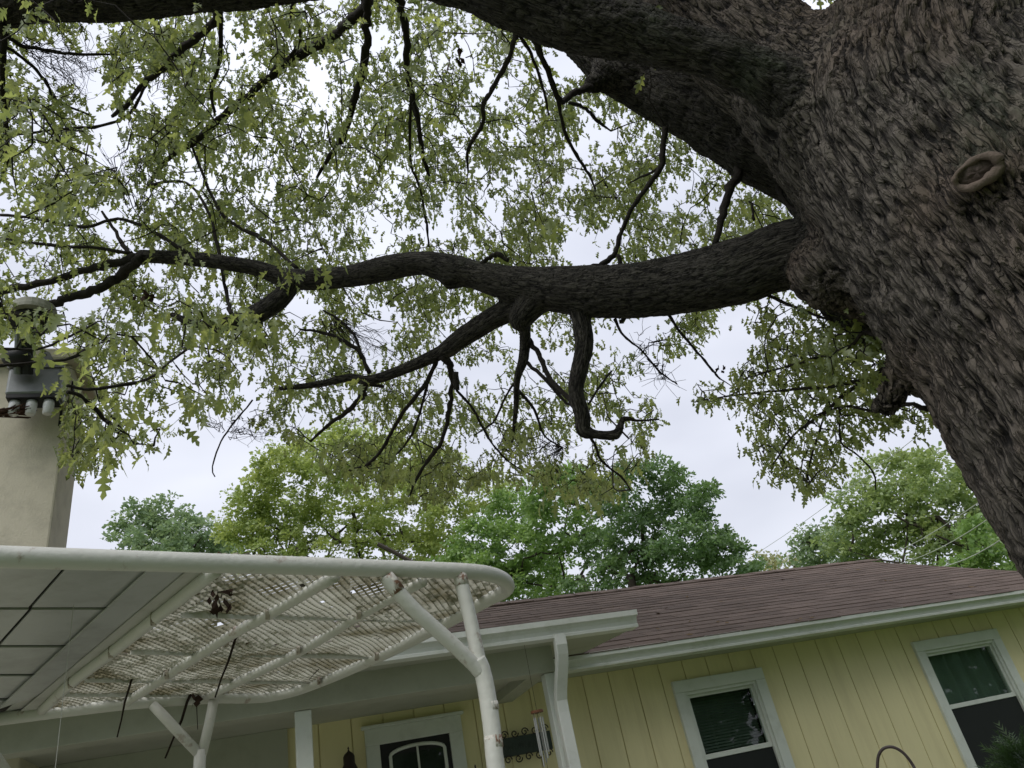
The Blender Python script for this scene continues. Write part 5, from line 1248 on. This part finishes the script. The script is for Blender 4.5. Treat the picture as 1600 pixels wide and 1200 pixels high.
# ================================================================== trees beyond the house
FAR = []
def far_tree(name, label, lobes, dist, leafm, leaf, dens, trunks, seed, droop=.3, spread=.5, cat='tree', group=None):
    """lobes: (px, py, rx_px, ry_px); built at its own distance as a solid crown"""
    rs = np.random.default_rng(seed); sc = dist / F_PX
    Cs = [at(x, y, dist * (1 + .03 * rs.normal())) for x, y, _, _ in lobes]
    base = at(trunks[0][0], trunks[0][1], dist) * np.array([1, 1, 0])
    o = thing(name, label, cat, base, group)
    pv, pt, tn, nv_ = [], [], [], 0
    puffs = []
    for c, (x, y, rx, ry) in zip(Cs, lobes):
        n_ = max(5, int(rx * ry / 48))
        for _ in range(n_):
            d = rs.normal(size=3); d /= np.linalg.norm(d); rr_ = rs.uniform(.25, 1) ** .5
            puffs.append((c + d * rr_ * np.array([rx, rx * .9, ry]) * sc, rs.uniform(9, 17) * sc))
    P, X_, S_, T_ = [], [], [], []
    for c, r_ in puffs:
        n_ = rs.poisson(dens * 2.5); tt = rs.uniform(0, 1)
        d = rs.normal(size=(n_, 3)); d /= np.linalg.norm(d, axis=1)[:, None]; d[:, 2] = np.abs(d[:, 2]) * .9 - .25
        P.append(c + d * r_ * rs.uniform(.35, 1.15, (n_, 1))); X_.append(d + rs.normal(0, spread, (n_, 3))); S_.append(rs.uniform(.4, 1.0, n_) * leaf * .82); T_.append(np.clip(tt + rs.normal(0, .15, n_), 0, 1))
    P, X_, S_, T_ = np.concatenate(P), np.concatenate(X_), np.concatenate(S_), np.concatenate(T_)
    X_[:, 2] -= droop; X_ /= np.linalg.norm(X_, axis=1)[:, None]; Y_ = np.cross(X_, rs.normal(size=X_.shape)); Y_ /= np.linalg.norm(Y_, axis=1)[:, None]; Z_ = np.cross(X_, Y_)
    tv_ = np.array([[0, 0, 0], [.42, .26, .1], [1.1, 0, -.15], [.42, -.26, .1], [.78, .40, 0]]); tt_ = np.array([[0, 1, 3], [1, 2, 3], [1, 4, 2]]); FAR.append(len(P) * 3)
    v_ = (tv_[None, :, 0, None] * X_[:, None] + tv_[None, :, 1, None] * Y_[:, None] + tv_[None, :, 2, None] * Z_[:, None]) * S_[:, None, None] + P[:, None]
    f_ = (tt_[None] + (np.arange(len(P)) * 5)[:, None, None]).reshape(-1, 3)
    link('crown', trimesh('crown', v_.reshape(-1, 3), f_, leafm, True, {'tint': np.repeat(T_, 5)}), o, kind='stuff')
    lp = np.array([p for p, _ in puffs]); used = 0
    for ti, (tx, ty, tr) in enumerate(trunks):
        top_ = at(tx, ty, dist); foot_ = top_ * np.array([1, 1, 0]) + rs.normal(0, .2, 3) * np.array([1, 1, 0])
        b = MB(); pts = [foot_, foot_ * .5 + top_ * .5 + rs.normal(0, .15, 3), top_]; b.tube(smoothpath(pts, 4), np.linspace(tr * sc * 1.8, tr * sc, 9), 8, wob=.05); b.build('trunk', M_FTRUNK, o, smooth=True)
        bb = MB(); idx = np.argsort(np.linalg.norm(lp - top_, axis=1)); nb_ = min(26, len(idx))
        ends = [top_]
        for k in idx[rs.permutation(min(len(idx), 120))[:nb_]]:
            e_ = np.array(ends); j = np.linalg.norm(e_ - lp[k], axis=1).argmin(); a_ = e_[j]
            m1 = a_ + (lp[k] - a_) * .5 + np.array([0, 0, -.06]) * np.linalg.norm(lp[k] - a_) + rs.normal(0, .04, 3) * np.linalg.norm(lp[k] - a_)
            pts = smoothpath([a_, m1, lp[k]], 3); r0 = tr * sc * .42; bb.tube(pts, np.linspace(r0, r0 * .3, len(pts)), 5); ends += [m1, lp[k]]
        if bb.n: bb.build('limbs', M_FTRUNK, o, kind='stuff')
    return o
FL = lambda n, c, t, m=.45: leaf_mat(n, tuple(min(.6, x * k) for x, k in zip(c, (1.32, 1.22, 1.3))), tuple(min(.6, x * k) for x, k in zip(t, (1.28, 1.18, 1.15))), m, varsc=.25)
ML_olive = FL('yellow green leaf', (.24, .32, .09), (.38, .50, .14))
ML_green = FL('fresh green leaf', (.13, .23, .06), (.22, .38, .09))
ML_dark = FL('deep green leaf', (.09, .165, .06), (.16, .29, .09))
ML_blue = FL('soft green leaf', (.15, .24, .12), (.24, .36, .16))
ML_mid = FL('mid green leaf', (.17, .25, .085), (.30, .42, .13))
ML_pale = FL('pale yellow leaf', (.26, .29, .13), (.34, .38, .15))
far_tree('maple_tree', 'small soft green tree at far left, just above the white canopy rim', [(215, 820, 32, 34), (262, 812, 44, 32), (300, 838, 40, 34), (235, 855, 55, 30), (330, 850, 28, 30), (320, 880, 60, 30), (350, 860, 22, 24), (225, 890, 60, 30)], 42, ML_blue, .34, 20, [(262, 900, 6)], 1)
far_tree('locust_tree', 'broad yellow green tree behind the canopy, left of the other trees beyond the roof', [(400, 770, 38, 36), (430, 735, 42, 32), (480, 715, 50, 34), (545, 708, 62, 42), (620, 722, 60, 46), (680, 740, 48, 44), (385, 815, 36, 36), (450, 800, 60, 44), (540, 800, 74, 52), (630, 810, 66, 50), (700, 805, 44, 44), (420, 860, 60, 34), (530, 870, 80, 34), (640, 875, 70, 34), (700, 865, 40, 34), (760, 770, 40, 40), (360, 830, 16, 30)], 34, ML_olive, .25, 23, [(540, 900, 7), (605, 890, 5), (470, 900, 5)], 2)
far_tree('elm_tree', 'bright green tree behind the rounded canopy corner, between yellow green and dark green trees', [(800, 800, 46, 42), (850, 770, 42, 32), (885, 752, 38, 22), (915, 775, 34, 30), (745, 850, 46, 36), (800, 860, 60, 44), (860, 830, 44, 40), (700, 880, 30, 24), (760, 905, 64, 36), (850, 900, 46, 44), (910, 830, 26, 40), (820, 935, 70, 26)], 27, ML_green, .22, 22, [(907, 900, 6), (800, 950, 5)], 3)
far_tree('hackberry_tree', 'dark green tree with uneven top right of centre behind the brown roof', [(990, 745, 36, 22), (1030, 742, 34, 24), (1060, 770, 34, 26), (1010, 790, 50, 34), (1095, 775, 16, 12), (1110, 768, 12, 12), (1075, 810, 40, 30), (1000, 840, 60, 34), (1075, 850, 62, 34), (1120, 840, 30, 22), (1130, 868, 40, 24), (940, 860, 34, 36), (980, 890, 60, 30), (1060, 895, 70, 24), (1150, 890, 34, 14), (1170, 888, 22, 10), (950, 780, 26, 34), (920, 915, 50, 20)], 24, ML_dark, .20, 21, [(985, 900, 6)], 4)
far_tree('flowering_shrub', 'pale yellow bushy treetop low over the roof ridge right of the dark tree', [(1195, 878, 16, 16), (1215, 882, 22, 14), (1240, 880, 18, 12), (1175, 892, 20, 12)], 38, ML_pale, .27, 15, [(1215, 900, 3)], 5)
far_tree('ash_tree', 'tall green tree beyond the right part of the roof, with dark forked limbs', [(1370, 745, 46, 30), (1420, 735, 50, 28), (1470, 740, 46, 34), (1340, 790, 40, 34), (1400, 800, 62, 46), (1470, 800, 56, 46), (1330, 840, 44, 36), (1400, 860, 70, 34), (1480, 860, 60, 34), (1520, 820, 34, 44), (1500, 770, 30, 40), (1540, 860, 30, 40)], 30, ML_mid, .25, 15, [(1450, 890, 7), (1410, 880, 4)], 6)
far_tree('linden_tree', 'low green tree left of the tall ash, rising over the roof peak', [(1265, 845, 24, 22), (1285, 860, 32, 24), (1300, 835, 26, 22), (1320, 860, 30, 24), (1250, 875, 22, 14), (1330, 885, 30, 14)], 33, ML_blue, .26, 18, [(1290, 900, 4)], 7)
far_tree('cedar_tree', 'dense dark green tree behind the right edge of the roof beside the oak trunk', [(1530, 850, 30, 34), (1560, 880, 30, 24), (1515, 885, 30, 18), (1580, 900, 26, 20), (1480, 895, 26, 12)], 22, ML_green, .17, 19, [(1545, 915, 3)], 8)
# trees behind the camera side, seen only in the window glass
for (x, y, s_, sd) in ((-16, -20, 1.0, 21), (-1, -17, .95, 22), (9, -8.5, .8, 23), (15.5, -8.5, .85, 24), (20, -16, 1.2, 25), (19, -1.5, .95, 26)):
    rs = np.random.default_rng(sd); n_ = 5200; d = rs.normal(size=(n_, 3)); d /= np.linalg.norm(d, axis=1)[:, None]
    cen = np.array([x, y, 5.6 * s_]); P = cen + d * rs.uniform(.35, 1, (n_, 1)) ** .5 * np.array([4.8, 4.8, 5.2]) * s_ * (1 + .25 * perlin(d * 2.2 + sd)[:, None])
    X_ = rs.normal(size=(n_, 3)); X_ /= np.linalg.norm(X_, axis=1)[:, None]; Y_ = np.cross(X_, rs.normal(size=X_.shape)); Y_ /= np.linalg.norm(Y_, axis=1)[:, None]
    v_ = np.stack([P, P + X_ * .24 + Y_ * .16, P + X_ * .5, P + X_ * .24 - Y_ * .16], 1).reshape(-1, 3); f_ = np.arange(n_ * 4).reshape(-1, 4)
    o = thing('garden_tree', {21: 'leafy lawn tree behind the viewer, far to the left', 22: 'leafy lawn tree straight behind the viewer', 23: 'small leafy lawn tree behind the viewer, just to the right', 24: 'leafy lawn tree to the right, between the small and the tallest one', 25: 'tallest leafy lawn tree, behind and to the right', 26: 'leafy lawn tree level with the viewer, far right'}[sd], 'tree', (x, y, 0), 'trees on the lawn behind the viewer')
    link('crown', trimesh('crown', v_, f_, ML_dark, False, {'tint': np.repeat(rs.uniform(0, 1, n_), 4)}), o, kind='stuff')
    b = MB(); b.tube([(x, y, 0), (x + .1, y, 3), (x, y + .1, 6 * s_)], [.32, .24, .12], 8); b.build('trunk', M_FTRUNK, o, smooth=True)
# a few dead leaves in the gutter and on the shingles
b = MB(); rs = np.random.default_rng(12)
for k in range(46):
    if k < 14: c = H(3.9 + rs.normal(0, .10), DG + .03 + rs.uniform(-.02, .03), Zt + .005 + rs.uniform(0, .03))
    else:
        s_ = rs.uniform(.05, 2.6); c = R0 + U * rs.uniform(1.9, 7.0) + sdir * s_ + nrm * .016
    d1 = (U * rs.normal() + sdir * rs.normal()) ; d1 *= rs.uniform(.015, .035) / np.linalg.norm(d1); d2 = np.cross(nrm, d1) * .45 + nrm * rs.normal(0, .004)
    b.add([c - d1, c + d2, c + d1, c - d2], [(0, 1, 2, 3)])
b.build('roof_litter', M_DEBRIS, None, kind='stuff', label='few dead leaves lying in the main gutter and on the roof shingles', cat='leaf litter')
# the bare slanting branch left of the roof
b = MB(); b.tube([at(590, 850, 16), at(618, 864, 16), at(650, 882, 16), at(700, 905, 16)], .045, 6)
b.build('fallen_branch', M_FTRUNK, None, label='thin dark bare branch slanting down just above the white canopy rim', cat='branch')
# wires
for (pa, pb, d0, d1, r_, lab) in (((1150, 885), (1480, 645), 26, 14, .006, 'single faint wire rising to the right through open sky between the trees'),
                              ((1340, 884), (1560, 764), 16, 9, .005, 'upper of the three pale wires rising over the right end of the roof'),
                              ((1392, 885), (1600, 772), 16, 9, .005, 'middle of the three pale wires rising over the right end of the roof'),
                              ((1446, 890), (1620, 805), 15, 8, .006, 'lowest of the three pale wires rising over the right end of the roof')):
    a, c = at(*pa, d0), at(*pb, d1); pts = [a + (c - a) * t - Zv * .10 * math.sin(math.pi * t) for t in np.linspace(-.6, 1.2, 16)]
    b = MB(); b.tube(pts, r_, 5); b.build('power_line', M_WIRE, None, label=lab, cat='wire', group='power lines beyond the roof')
print('far tris', sum(FAR), 'total tris', sum(sum(len(p.vertices) - 2 for p in o.data.polygons) if len(o.data.polygons) < 5000 else len(o.data.loops) - 2 * len(o.data.polygons) for o in C.objects if o.type == 'MESH' and o.name.split('.')[0] not in ('shingle', 'leaf')))
